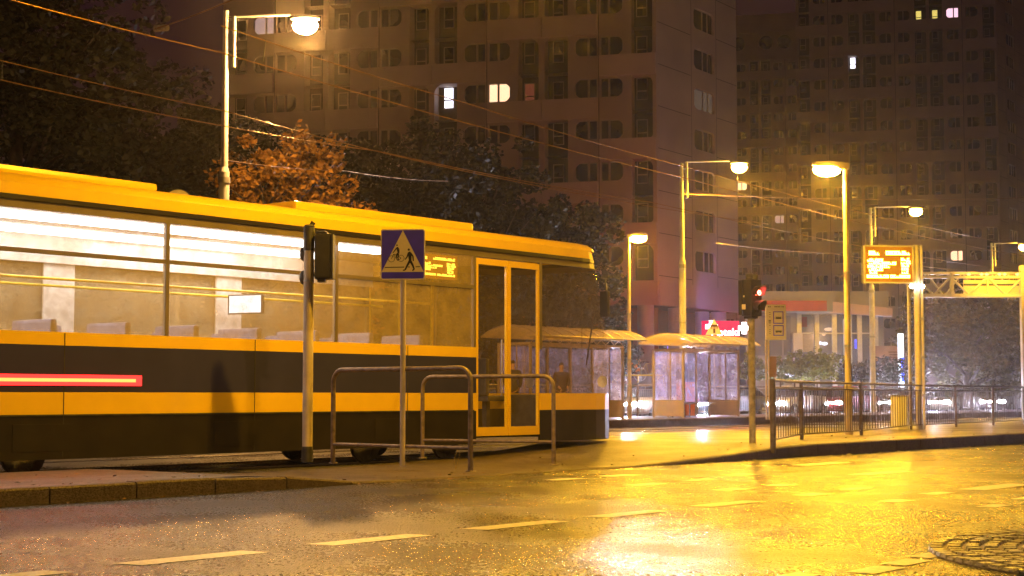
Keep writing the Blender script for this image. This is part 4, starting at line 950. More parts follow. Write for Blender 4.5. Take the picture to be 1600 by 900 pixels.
# dry grass stalk by the barrier foot
q = MB(); p = G(712, 733, .13); q.tube([p, p + Vector((-.02, 0, .12)), p + Vector((.03, 0, .24))], .004, 5); q.tube([p, p + Vector((.03, 0, .1)), p + Vector((.05, 0, .2))], .003, 5)
tag(q.build('grass_stalk', mat('dry straw', (.5, .35, .12), .7)), 'dry grass stalk growing at the nearer barrier foot', 'grass stalk')

# second signal, red bicycle light
b0 = G(1176, 706, .05); kk = b0.y / F; hz = lambda v: P(1176, v, b0.y).z - b0.z; X = lambda u: (u - 1176) * kk
s2 = thing('traffic_signal', 'traffic signal showing a red bicycle, on a post left of the stop board', 'traffic signal', b0.to_tuple(), 0, 'traffic signals at the crossing')
q = MB(); q.tube([(0, 0, 0), (0, 0, hz(440))], .058, 18); q.build('post', mat('peeling yellow grey post', (.34, .30, .24), .55, 0, 11, .45, .3, 30), s2)
q = MB(); q.tube([(0, 0, 0), (0, 0, .15)], .068, 18); q.build('base_sleeve', M_dark, s2)
RZ2 = Matrix.Rotation(R(42), 3, 'Z')
hd = MB()
def rb(mb_, a, b_, bev=0., M_=RZ2, off=(0, 0, 0)):
    t_ = MB(); t_.box(a, b_, bev); mb_.add([M_ @ Vector(v) + Vector(off) for v in t_.v], t_.f)
rb(hd, (-.14, -.12, hz(494)), (.14, .10, hz(437)), .025); rb(hd, (-.17, .06, hz(492)), (-.12, .14, hz(438)), .01); rb(hd, (-.10, -.08, hz(498)), (.08, .08, hz(494)), .01)
ho = hd.build('signal_head', M_black, s2)
q = MB(); q.tube([(-.03, 0, hz(437)), (-.03, 0, hz(432))], .06, 14); q.tube([(.07, -.02, hz(438)), (.08, -.02, hz(430))], .045, 12); q.tube([(-.09, -.02, hz(431)), (.03, -.02, hz(431))], .045, 12); q.build('detector', M_dark, s2)
for v, lit_ in ((457, True), (480, False)):
    zc = hz(v)
    vis = MB(); n = 14; c0_ = Vector((0, -.12, zc))
    for i in range(n):
        a, b_ = R(-30 + 240 * i / n), R(-30 + 240 * (i + 1) / n); r_ = .105
        pa, pb_ = Vector((r_ * math.cos(a), 0, r_ * math.sin(a))), Vector((r_ * math.cos(b_), 0, r_ * math.sin(b_)))
        la, lb = .10 + .09 * max(0, math.sin(a)), .10 + .09 * max(0, math.sin(b_))
        vv = [c0_ + pa, c0_ + pb_, c0_ + pb_ + Vector((0, -lb, 0)), c0_ + pa + Vector((0, -la, 0))]; vv += [c0_ + (w - c0_) * .96 + Vector((0, -.002, 0)) for w in vv]
        vis.add([RZ2 @ w for w in vv], [(0, 1, 2, 3), (7, 6, 5, 4), (2, 3, 7, 6)])
    vis.build('visor', mat('dark visor', (.03, .02, .02), .4), ho)
    ln = MB(); ln.lathe([(0, .02), (.06, .014), (.095, 0)], RZ2 @ Vector((0, -.121, zc)), 20, RZ2 @ Matrix.Rotation(R(90), 3, 'X')); lo = ln.build('lens', mat('dark lens', (.03, .006, .006), .2), ho)
    if lit_:
        bk = MB()
        for cx_ in (-.045, .045):
            nn = 14
            for i in range(nn):
                a, b_ = 2 * math.pi * i / nn, 2 * math.pi * (i + 1) / nn
                pp = [RZ2 @ Vector((cx_ + .036 * math.cos(t_), -.145, zc - .01 + .036 * math.sin(t_))) for t_ in (a, b_)]; bk.tube(pp, .008, 5)
        for seg in (((-.045, -.01), (-.015, .035)), ((-.015, .035), (.03, .03)), ((.03, .03), (.045, -.01)), ((-.015, .035), (.0, -.01)), ((0, -.01), (.03, .03)), ((-.03, .05), (-.008, .05))):
            bk.tube([RZ2 @ Vector((x, -.146, zc + z)) for x, z in seg], .007, 5)
        bk.build('bicycle_symbol', glow('red bicycle LEDs', (1, .10, .06), 30), lo)
        light('POINT', 'red_lens_light', RZ2 @ Vector((0, -.17, zc)), 1.6, (1, .02, .03), s2, .03)
q = MB(); rb(q, (-.175, -.02, hz(484)), (-.171, .06, hz(476)), .001); rb(q, (-.175, 0, hz(465)), (-.171, .03, hz(462))); q.build('sticker', M_pale, ho)

# railing at the right, post by post
pix = [(1208, 703), (1253, 692), (1346, 685), (1424, 675), (1494, 671), (1552, 668), (1600, 665), (1660, 661)]
pts = [G(u, v, .14) for u, v in pix]
rl = thing('pedestrian_railing', 'near steel pedestrian railing with vertical bars bending along the right pavement', 'railing', pts[0].to_tuple())
o0 = pts[0]
M_rl = mat('scuffed brown grey railing steel', (.16, .13, .11), .42, .5, 12, .3, .15, 50)
for i, p in enumerate(pts):
    q = MB(); r_ = .035 if i != 0 else .045
    q.tube([p - o0 + Vector((0, 0, -.05)), p - o0 + Vector((0, 0, 1.12 if i != 3 else 1.18))], r_, 12); q.build('post', M_rl, rl)
def panel(a, b_, parent, zt=1.10, zt2=.98, zb2=.16, gap=.11, r_=.007, m_=M_rl):
    q = MB(); L_ = (b_ - a).length; e = (b_ - a) / L_
    q.tube([a + Vector((0, 0, zt)), b_ + Vector((0, 0, zt))], .022, 10)
    for z in (zt2, zb2): q.tube([a + e * .06 + Vector((0, 0, z)), b_ - e * .06 + Vector((0, 0, z))], .014, 8)
    n = max(2, int(L_ / gap))
    for i in range(1, n): p = a.lerp(b_, i / n); q.tube([p + Vector((0, 0, zb2)), p + Vector((0, 0, zt2))], r_, 6)
    for i in (1, 3): p = a.lerp(b_, i / 4); q.tube([p + Vector((0, 0, zt2)), p + Vector((0, 0, zt))], .012, 6)
    return q.build('panel', m_, parent)
for i, nb_ in enumerate((12, 25, 20, 20, 16, 14, 16)): panel(pts[i] - o0, pts[i + 1] - o0, rl, gap=(pts[i + 1] - pts[i]).length / (nb_ + .5), r_=.009)
cab = thing('lit_bars_stand_in', 'white box standing in for brightly lit bars at the railing corner', 'stand-in box', G(1415, 675, .14).to_tuple(), R(20))  # added white box in place of the glare on the railing bars
q = MB(); q.box((-.14, .1, .03), (.14, .42, .84), .02); q.build('body', M_white, cab)
q = MB(); q.box((-.16, .08, .84), (.16, .44, .87), .01); q.build('lid', M_alu, cab); q = MB(); q.box((-.11, .09, .1), (.11, .097, .78)); q.build('door', M_white, cab)

# information display on double post
b0 = U(1436, 38.6, .14); kk = 38.6 / F; hz = lambda v: P(1436, v, 38.6).z - b0.z
inf = thing('information_display', 'amber LED passenger information display on a tall double post', 'information display', b0.to_tuple(), R(6))
q = MB(); q.tube([(-.035, 0, 0), (-.035, 0, hz(383))], .075, 16); q.tube([(.105, .03, 0), (.105, .03, hz(383))], .035, 12); q.build('post', mat('yellowish post paint', (.55, .50, .38), .4, 0, 6, .12), inf)
q = MB(); [q.box((-.05, -.03, hz(v)), (.12, .05, hz(v - 4))) for v in (440, 500, 560, 620)]; q.build('bracket', M_galv, inf)
hb = hz(443); ht = hz(385); w0_, w1_ = -89 * kk, -9.5 * kk
q = MB(); q.box((w0_, -.10, hb), (w1_, .10, ht), .015); hs = q.build('housing', M_dark, inf)
q = MB(); t_ = .028
for a, b_, c, d_ in ((w0_ - .01, w1_ + .01, hb - .01, hb + t_), (w0_ - .01, w1_ + .01, ht - t_, ht + .01), (w0_ - .01, w0_ + t_, hb + t_, ht - t_), (w1_ - t_, w1_ + .01, hb + t_, ht - t_)):
    q.box((a, -.135, c), (b_, -.101, d_))
q.build('frame', MATS['yellowish post paint'], inf)
q = MB(); q.box((w0_ + t_, -.108, hb + t_), (w1_ - t_, -.1015, ht - t_)); q.build('screen', M_ledb, hs)
lr = led_rows(LEDROWS, (w1_ - w0_ - 2 * t_), ht - hb - 2 * t_, M_led, hs, 0, random.Random(9)); lr.location = (w0_ + t_, -.12, hb + t_)
q = MB(); q.box((w1_ + .012, -.07, hb + .02), (w1_ + .07, .07, ht - .01)); q.build('mounting_plate', MATS['yellowish post paint'], inf)
o = light('AREA', 'display_light', ((w0_ + w1_) / 2, -.2, (hb + ht) / 2), 170, (1, .46, .02), inf, .9, aim=(0, -1, -.15))
for x in (-.20, .06):
    q = MB(); q.lathe([(0, .04), (.05, .03), (.06, 0), (.04, -.04), (0, -.05)], (x, -.12, hz(448)), 12); q.build('small_lamp', glow('small white lamp', (1, .9, .75), 40), inf)
# thin ladder-like post left of it
lp_ = thing('signal_post', 'thin pale post with a lattice ladder just left of the display post', 'post', U(1421, 60, 0).to_tuple())
q = MB(); q.tube([(0, 0, 0), (0, 0, P(1421, 447, 60).z)], .06, 12); q.build('pole', M_polewht, lp_)
q = MB(); [q.tube([(x, .3, 1.5), (x, .3, P(1421, 455, 60).z)], .02, 6) for x in (-.12, .35)]; [q.tube([(-.12, .3, 1.7 + i * .36), (.35, .3, 1.7 + i * .36)], .012, 5) for i in range(9)]; q.build('ladder', M_dark, lp_)

# ================================================================ SHELTERS
M_shg = glass('wet shelter glass', (.96, .96, 1.0), .74, .12, (.70, .64, .90), .20, True)
M_shf = mat('bronze grey shelter frame', (.44, .36, .29), .4, .3, 6, .12)
M_shr = glass('tinted shelter roof', (.7, .62, .5), .25, .15, (.75, .66, .50), .1, True)
def shelter(label, s0, n0, L_, Wd, bays):
    root = thing('tram_shelter', label, 'tram shelter', W(s0, n0, .25).to_tuple(), YAW_T, 'glass tram shelters on the platform')
    H = 2.27
    cols_ = [(0, 0), (L_, 0)] + [(L_ * i / bays, Wd) for i in range(bays + 1)]
    for x, y in cols_:
        q = MB(); q.box((x - .035, y - .035, 0), (x + .035, y + .035, H)); q.build('post', M_shf, root)
    q = MB()
    for y in (0, Wd): q.box((-.04, y - .03, H), (L_ + .04, y + .03, H + .07))
    for x in (0, L_): q.box((x - .03, .03, H + .001), (x + .03, Wd - .03, H + .069))
    nb = int(L_ / .45)
    for i in range(nb):      # lattice under the roof edge
        a = L_ * i / nb; b_ = L_ * (i + 1) / nb; q.tube([(a, -.02, H + .07), ((a + b_) / 2, -.02, H + .22), (b_, -.02, H + .07)], .014, 6)
    q.tube([(-.05, -.02, H + .23), (L_ + .05, -.02, H + .23)], .018, 6); q.build('beam', M_shf, root)
    for i in range(bays):
        a, b_ = L_ * i / bays + .04, L_ * (i + 1) / bays - .04
        q = MB(); q.box((a, Wd - .006, .52), (b_, Wd + .006, H - .04)); g_ = q.build('back_pane', M_shg, root)
        q = MB(); q.box((a, Wd - .02, .48), (b_, Wd + .02, .52)); q.build('pane_rail', M_shf, g_)
    for x in (0, L_):
        q = MB(); q.box((x - .006, .04, .60), (x + .006, Wd - .04, H - .04)); g_ = q.build('end_pane', M_shg, root)
        q = MB(); q.box((x - .022, .04, .57), (x + .022, Wd - .04, .60)); q.box((x - .02, Wd * .42, .6), (x + .02, Wd * .42 + .03, H)); q.build('pane_rail', M_shf, g_)
        q = MB(); q.box((x - .018, .036, .05), (x + .018, Wd - .036, .57)); q.build('end_kick_panel', mat('pinkish grey panel', (.46, .37, .33), .5, 0, 3, .1), root)
    # barrel roof
    rt = MB(); n = 10; ya, yb = -.62, Wd + .35; pr = [(ya + (yb - ya) * i / n, H + .24 + .32 * math.sin(math.pi * (i + .0) / n) ** .8) for i in range(n + 1)]
    xa, xb = -.42, L_ + .5
    vs = [(x, y, z) for x in (xa, xb) for y, z in pr] + [(x, y, z - .02) for x in (xa, xb) for y, z in pr]; m1 = n + 1
    rt.add(vs, [(i, i + 1, m1 + i + 1, m1 + i) for i in range(n)] + [(2 * m1 + i, 3 * m1 + i, 3 * m1 + i + 1, 2 * m1 + i + 1) for i in range(n)], True); ro = rt.build('roof', M_shr, root)
    rb_ = MB(); k = int((xb - xa) / .6)
    for i in range(k + 1):
        x = xa + (xb - xa) * i / k; rb_.tube([(x, y, z + .012) for y, z in pr], .02, 6)
    for y, z in (pr[0], pr[-1]): rb_.tube([(xa, y, z), (xb, y, z)], .025, 6)
    rb_.build('roof_rib', M_shf, ro)
    be = MB(); be.box((.5, Wd - .45, .44), (L_ - .35, Wd - .12, .48), .01)
    bo = be.build('bench', mat('worn wood bench', (.30, .22, .12), .5, 0, 9, .2), root)
    for i in range(3):
        x = .7 + (L_ - 1.4) * i / 2; q = MB(); q.tube([(x, Wd - .3, 0), (x, Wd - .3, .44)], .025, 8); q.build('bench_leg', M_dark, bo)
    return root
sh1 = shelter('right glass tram shelter with an arched roof, fully in view left of the red signal', 45.9, 29.3, 3.6, 1.2, 4)
sh2 = shelter('left glass tram shelter seen partly through the tram nose', 37.5, 29.3, 4.8, 1.2, 4)
tm = thing('ticket_machine', 'orange and black ticket machine standing inside the right shelter', 'ticket machine', U(1071, 58.6, .246).to_tuple(), YAW_T)
q = MB(); q.box((-.30, -.22, .02), (.30, .22, 1.25), .03); q.build('body', mat('orange casing', (.70, .20, .02), .45, 0, 4, .06), tm)
q = MB(); q.box((-.31, -.23, 1.25), (.31, .23, 1.95), .03); hb_ = q.build('upper_housing', M_black, tm)
q = MB(); q.box((-.2, -.245, 1.4), (.15, -.232, 1.7)); q.build('screen', mat('dim screen', (.1, .1, .12), .2, emis=(.6, .5, .4), estr=.15), hb_)
# timetable boards inside the left shelter
# warning triangle behind right shelter
tr_ = thing('warning_sign', 'triangular warning sign seen above the right shelter roof', 'road sign', U(1116, 60, .25).to_tuple(), R(8))
z1_ = P(1116, 498, 60).z - .25; z0_ = P(1116, 523, 60).z - .25
q = MB(); q.prism([(-.33, z0_), (.31, z0_), (.0, z1_)], lambda x, z: (x, -.01, z), lambda x, z: (x, .01, z)); po_ = q.build('plate', M_pale, tr_)
q = MB(); q.box((-.13, -.016, z0_ + .30), (.13, -.0105, z0_ + .38)); [q.box((-.11 + i * .055, -.016, z0_ + .22), (-.085 + i * .055, -.0105, z0_ + .299)) for i in range(5)]; q.box((-.04, -.016, z0_ + .06), (.04, -.0105, z0_ + .219)); q.build('pictogram', mat('brown ink', (.12, .05, .02), .5), po_)
q = MB(); q.tube([(0, .04, 0), (0, .04, z0_ + .2)], .03, 10); q.build('post', M_galv, tr_)

# stop board
sb = thing('stop_board', 'tram and bus stop board with two blue framed squares on a double post', 'stop sign board', U(1198, 50, .25).to_tuple(), R(4)); kk = .02
hz = lambda v: P(1198, v, 50).z - .25
q = MB(); [q.tube([(x, 0, 0), (x, 0, hz(532))], .028, 10) for x in (-.03, .06)]; q.build('post', M_pole, sb)
q = MB(); q.box((-.03, -.04, hz(531)), (.61, .04, hz(476)), .008); hs = q.build('board', mat('cream board casing', (.75, .70, .60), .5, 0, 5, .06), sb)
q = MB(); q.box((.02, -.046, hz(527)), (.56, -.041, hz(484))); q.box((.0, -.046, hz(482)), (.60, -.0415, hz(477))); q.build('face', M_pale, hs)
q = MB()
for (a, b_, c, d_) in ((.20, .53, 506, 486.5), (.20, .53, 525, 508)):
    z0_, z1_ = hz(c), hz(d_); t_ = .032
    q.box((a, -.05, z0_), (b_, -.0462, z0_ + t_)); q.box((a, -.05, z1_ - t_), (b_, -.0462, z1_)); q.box((a, -.05, z0_ + t_), (a + t_, -.0462, z1_ - t_)); q.box((b_ - t_, -.05, z0_ + t_), (b_, -.0462, z1_ - t_))
q.build('blue_square', M_blue, hs)
q = MB(); z_ = hz(497)
q.box((.28, -.05, z_ - .03), (.46, -.0464, z_ + .03)); q.box((.26, -.05, z_ + .055), (.48, -.0464, z_ + .062)); q.box((.25, -.05, z_ - .02), (.262, -.0464, z_ + .02)); q.box((.478, -.05, z_ - .02), (.49, -.0464, z_ + .02)); z_ = hz(518)
q.box((.27, -.05, z_ - .025), (.47, -.0464, z_ + .03)); q.box((.29, -.05, z_ - .04), (.33, -.0464, z_ - .0252)); q.box((.41, -.05, z_ - .04), (.45, -.0464, z_ - .0252))
for x in (.04, .09, .25, .30, .35, .40, .47, .52): q.box((x, -.05, hz(480.3)), (x + .032, -.0464, hz(478.4)))
for v in (488, 491, 495, 505, 508, 515, 518, 521): q.box((.07, -.05, hz(v + .7)), (.12, -.0464, hz(v)))
for v in (500, 502.5): q.box((.055, -.05, hz(v + 1.4)), (.13, -.0464, hz(v)))
q.build('printing', M_ink, hs)
bb = thing('notice_box', 'brown notice box on a thin post beside the stop board', 'notice box', U(1206, 51.5, .25).to_tuple(), R(4))
hz2 = lambda v: P(1206, v, 51.5).z - .25
q = MB(); q.box((-.13, -.05, hz2(589)), (.13, .05, hz2(557)), .01); q.build('box', mat('brown metal box', (.30, .17, .07), .5, 0, 4, .15), bb); q = MB(); q.tube([(.09, .02, 0), (.09, .02, hz2(575))], .025, 8); q.build('post', M_pole, bb)

# platform rear fence
fn = thing('platform_fence', 'dark barred fence along the back edge of the tram platform', 'fence', W(34, 32.6, .246).to_tuple(), YAW_T)
x = 0.
while x < 76:
    q = MB(); q.box((x - .03, -.03, 0), (x + .03, .03, 1.12)); q.build('post', M_rl, fn)
    panel(Vector((x, 0, 0)), Vector((x + 2, 0, 0)), fn, zt=1.1, zt2=.98, zb2=.14, gap=.13, r_=.008); x += 2

# ================================================================ CARS
def car_proto():
    root = thing('car', 'x', 'car', (0, 0, 0), 0, 'cars on the far road with headlights on')
    # local: front at -x
    prof = [(-2.1, .62, .72, .62), (-2.02, .30, .80, .74), (-1.4, .26, .90, .84), (-.8, .25, .96, .86), (.4, .25, 1.0, .87), (1.3, .25, .99, .86), (1.95, .28, .95, .80), (2.1, .45, .85, .70)]
    b_ = MB(); rows_ = []
    for x, zl, zu, w in prof:
        rows_.append([(x, -w * .93, zl), (x, -w, zl + (zu - zl) * .35), (x, -w * .98, zl + (zu - zl) * .75), (x, -w * .86, zu), (x, w * .86, zu), (x, w * .98, zl + (zu - zl) * .75), (x, w, zl + (zu - zl) * .35), (x, w * .93, zl)])
    n = 8; b_.add([v for r_ in rows_ for v in r_], [(i * n + j, i * n + (j + 1) % n, (i + 1) * n + (j + 1) % n, (i + 1) * n + j) for i in range(len(rows_) - 1) for j in range(n)] + [tuple(range(n))[::-1], tuple(range((len(rows_) - 1) * n, len(rows_) * n))], True)
    body = b_.build('body', mat('car paint', (.2, .2, .22), .3, .3, coat=.6), root)
    g_ = MB(); gp = [(-1.0, .94, .72), (-.35, 1.38, .60), (.9, 1.42, .59), (1.75, .97, .70)]
    g_.add([(x, s_ * w * (1.0 if z < 1.1 else 1), z) for x, z, w in gp for s_ in (-1, 1)] + [(gp[0][0] + .65, -.75, .94)], [(0, 1, 3, 2), (4, 5, 7, 6), (2, 3, 5, 4), (0, 2, 4, 6), (1, 7, 5, 3)])
    g_.build('glasshouse', M_pane, root)
    r_ = MB(); r_.box((-.38, -.60, 1.385), (.95, .60, 1.45), .04); r_.build('roof', MATS['car paint'], root)
    for x in (-1.3, 1.3):
        for y in (-.80, .80):
            q = MB(); q.lathe([(.19, -.09), (.29, -.1), (.32, -.07), (.32, .07), (.29, .1), (.19, .09)], (x, y, .32), 20, Matrix.Rotation(R(90), 3, 'X')); wo = q.build('wheel', M_rubber, root)
            q = MB(); q.lathe([(0, -.07), (.19, -.08), (.19, .08), (0, .07)], (x, y, .32), 14, Matrix.Rotation(R(90), 3, 'X')); q.build('rim', M_alu, wo)
    for y in (-.56, .56):
        q = MB(); q.lathe([(0, .06), (.07, .05), (.10, 0), (.11, -.03)], (-2.06, y, .66), 14, Matrix.Rotation(R(-90), 3, 'Y') @ Matrix.Diagonal((1, 2.1, 1))); q.build('headlight', glow('headlight', (.86, .88, 1), 420), root)
        q = MB(); q.box((2.06, y - .12, .72), (2.11, y + .12, .84), .01); q.build('tail_light', MATS['red lamp'], root)
    q = MB(); q.box((-2.135, -.44, .63), (-2.08, .44, .69), .01); q.build('added_light_bar', glow('headlight', (.86, .88, 1), 420), root)  # glowing bar added to fill the bright band between headlights
    return root, light('SPOT', 'headlight_beam', (-2.2, 0, .66), 5200, (.72, .70, 1), root, .12, 125, .8, aim=(-1, -.30, -.22))
proto, _ = car_proto()
cols = [('silver', (.5, .5, .52)), ('dark blue', (.03, .04, .12)), ('white', (.7, .7, .68)), ('dark red', (.25, .02, .02)), ('black', (.02, .02, .02)), ('beige', (.45, .40, .3)), ('grey', (.2, .2, .2)), ('dark green', (.02, .08, .04)), ('pale blue', (.25, .3, .42)), ('brown', (.15, .08, .04))]
places = ['leftmost, between the left shelter and the platform lamp', 'between the platform lamp and the right shelter', 'behind the end panel of the right shelter', 'behind the bench of the right shelter', 'just right of the right shelter',
          'behind the stop board', 'behind the nearest street lamp', 'left of the display post', 'right of the display post', 'near the right frame edge']
lane1 = [51.3, 57.0, 62.4, 67.8, 73.5, 80, 87.5, 96, 107, 120]
lane2 = [57.6, 62.9, 69.5, 77, 85, 95]
cols2 = [('graphite', (.08, .08, .09)), ('cream', (.6, .55, .42)), ('light grey', (.4, .4, .42)), ('navy', (.02, .03, .08)), ('maroon', (.12, .01, .02)), ('pearl', (.6, .6, .62))]
places2 = ['in the farther lane, behind the platform lamp', 'in the farther lane, seen through the right shelter front', 'in the farther lane, right of the red signal', 'in the farther lane, behind the first railing panels', 'in the farther lane, left of the white box', 'in the farther lane, right of the display post']
for i, (s_, nn_, cl_, pl_) in enumerate([(s_, 35.4, cols[i], places[i]) for i, s_ in enumerate(lane1)] + [(s_, 38.7, cols2[i], places2[i]) for i, s_ in enumerate(lane2)]):
    o = proto if i == 0 else copy_tree(proto)
    move(o, W(s_ + 2.1, nn_, 0), YAW_T, '%s car with headlights on, %s' % (cl_[0], pl_))
    pm = mat('car paint ' + cl_[0], cl_[1], .28, .2, coat=.6)
    for ch in o.children:
        if ch.name.startswith(('body', 'roof')): ch.material_slots[0].link = 'OBJECT'; ch.material_slots[0].material = pm

# ================================================================ BICYCLES beyond the far road
def bike_proto():
    root = thing('bicycle', 'x', 'bicycle', (0, 0, 0), 0, 'bicycles parked beyond the far road')
    mt = mat('yellowish bicycle paint', (.5, .4, .15), .35, .3)
    for x in (-.52, .52):
        q = MB(); nn = 20; q.tube([(x + .33 * math.cos(2 * math.pi * i / nn), 0, .34 + .33 * math.sin(2 * math.pi * i / nn)) for i in range(nn + 1)], .02, 6, False); wo = q.build('wheel', M_alu, root)
        q = MB(); [q.tube([(x, 0, .34), (x + .32 * math.cos(a), 0, .34 + .32 * math.sin(a))], .003, 4) for a in [i * math.pi / 6 for i in range(12)]]; q.build('spoke', M_alu, wo)
    q = MB(); S1, S2, S3, S4 = (-.52, 0, .34), (-.05, 0, .32), (-.2, 0, .85), (.36, 0, .82)
    for a, b_ in ((S1, S2), (S1, S3), (S2, S3), (S2, S4), (S3, S4), ((.52, 0, .34), (.33, 0, .98))): q.tube([a, b_], .018, 6)
    q.build('frame', mt, root)
    q = MB(); q.tube([(.33, 0, .98), (.30, -.28, 1.04), (.18, -.3, 1.02)], .014, 6); q.tube([(.33, 0, .98), (.30, .28, 1.04), (.18, .3, 1.02)], .014, 6); q.build('handlebar', M_alu, root)
    q = MB(); q.box((-.34, -.08, .90), (-.08, .08, .95), .02); q.tube([(-.2, 0, .8), (-.2, 0, .92)], .012, 6); q.build('saddle', M_black, root)
    return root
bk = bike_proto(); M_crate = mat('orange plastic', (.75, .25, .03), .5)
labs = ['bicycle at the left end of the row, left of the platform lamp', 'second bicycle, touching the platform lamp pole', 'bicycle just right of the platform lamp pole', 'bicycle close to the right shelter corner', 'bicycle seen through the end pane of the right shelter']
for i, u in enumerate((957, 972, 1000, 1015, 1032)):
    o = bk if i == 0 else copy_tree(bk); move(o, U(u, 78 - i * .3, 1.68), R(20 + 35 * (i % 3)), labs[i])
q = MB(); q.box((-.35, -.25, .45), (.35, .25, 1.05), .06); o = q.build('crate', M_crate); o.location = U(989, 77.4, 1.70); tag(o, 'orange box among the parked bicycles', 'crate')
st2 = thing('bicycle_stand', 'long low rail in front of the parked bicycles', 'bicycle stand', U(990, 75.5, 1.6).to_tuple())
q = MB(); q.tube([(-2.4, 0, .35), (2.6, -.2, .35)], .04, 8); [q.tube([(x, 0, 0), (x, 0, .35)], .03, 6) for x in (-2.2, -1, .2, 1.4, 2.4)]; q.build('rail', MATS['yellow grab rail'], st2)

# ================================================================ GANTRY
g0 = U(1598, 68, 0); kk = 68 / F
ga = thing('sign_gantry', 'yellow lit lattice road gantry crossing at the right with a long pale sign panel', 'gantry', g0.to_tuple())
X = lambda u: (u - 1598) * kk; Zg = lambda v: P(1598, v, 68).z
M_ga = mat('galvanised gantry steel', (.48, .44, .32), .5, .2, 5, .12)
q = MB(); q.box((X(1596), -.15, 0), (X(1606), .15, Zg(415))); q.build('column', M_ga, ga)
q = MB(); q.box((X(1431), 1.2, 0), (X(1435), 1.4, Zg(420))); q.build('column', M_ga, ga)
q = MB(); q.box((X(1431), -.06, Zg(464)), (X(1700), .06, Zg(459))); q.box((X(1431), -.06, Zg(435)), (X(1700), .06, Zg(431)))
q.box((X(1431), 1.0, Zg(463)), (X(1700), 1.1, Zg(460))); q.box((X(1431), 1.0, Zg(426)), (X(1700), 1.1, Zg(422))); q.build('chord', M_ga, ga)
q = MB(); xs_ = [1433, 1487, 1545, 1600, 1655, 1700]
for i in range(len(xs_) - 1):
    a, b_, m_ = X(xs_[i]), X(xs_[i + 1]), X((xs_[i] + xs_[i + 1]) / 2)
    q.tube([(a, 0, Zg(433)), (m_, 0, Zg(461))], .05, 6); q.tube([(m_, 0, Zg(461)), (b_, 0, Zg(433))], .05, 6); q.tube([(a, 1.05, Zg(461)), (m_, 1.05, Zg(424))], .035, 6); q.tube([(m_, 1.05, Zg(424)), (b_, 1.05, Zg(461))], .035, 6); q.tube([(b_, 0, Zg(433)), (b_, 0, Zg(461))], .05, 6)
q.build('lattice', M_ga, ga)
q = MB(); q.box((X(1487), -.09, Zg(463)), (X(1491), .0601, Zg(426))); q.build('hanger', M_ga, ga)
q = MB(); q.box((X(1513), .55, Zg(459)), (X(1700), .6, Zg(436))); po_ = q.build('sign_panel', mat('pale yellow sign sheet', (.78, .66, .34), .5, 0, 2, .04), ga)
q = MB(); q.box((X(1513), .54, Zg(445)), (X(1700), .549, Zg(442))); q.build('dark_stripe', M_dark, po_)
for u in (1517, 1537, 1545, 1565, 1573, 1593):
    q = MB(); q.lathe([(0, .08), (.07, .05), (.08, 0), (0, -.05)], (X(u), .1, Zg(429)), 10); q.build('sign_lamp', glow('gantry lamp', (1, .75, .15), 3), ga)
light('AREA', 'gantry_panel_light', (X(1560), -.5, Zg(426)), 170, (1, .52, .04), ga, 2.5, aim=(0, 1, -.7))

# ================================================================ PEOPLE waiting on the platform
def skin_obj(name, joints, edges, m_, parent, sub=2):
    me = bpy.data.meshes.new(name); me.from_pydata([j[0] for j in joints], edges, []); o = bpy.data.objects.new(name, me); COL.objects.link(o)
    sk = o.modifiers.new('skin', 'SKIN'); sk.use_smooth_shade = True
    for i, j in enumerate(joints):
        v = me.skin_vertices[0].data[i]; r_ = j[1]; v.radius = r_ if isinstance(r_, tuple) else (r_, r_); v.use_root = (i == 0)
    ss2 = o.modifiers.new('sub', 'SUBSURF'); ss2.levels = sub; ss2.render_levels = sub
    dg = bpy.context.evaluated_depsgraph_get(); nm = bpy.data.meshes.new_from_object(o.evaluated_get(dg)); bpy.data.objects.remove(o)
    nm.name = name; nm.materials.clear(); nm.materials.append(m_); nm.polygons.foreach_set('use_smooth', [True] * len(nm.polygons))
    o2 = bpy.data.objects.new(name, nm); COL.objects.link(o2); o2.parent = parent; return o2
M_skin = mat('skin', (.45, .27, .19), .5, 0, 8, .08)
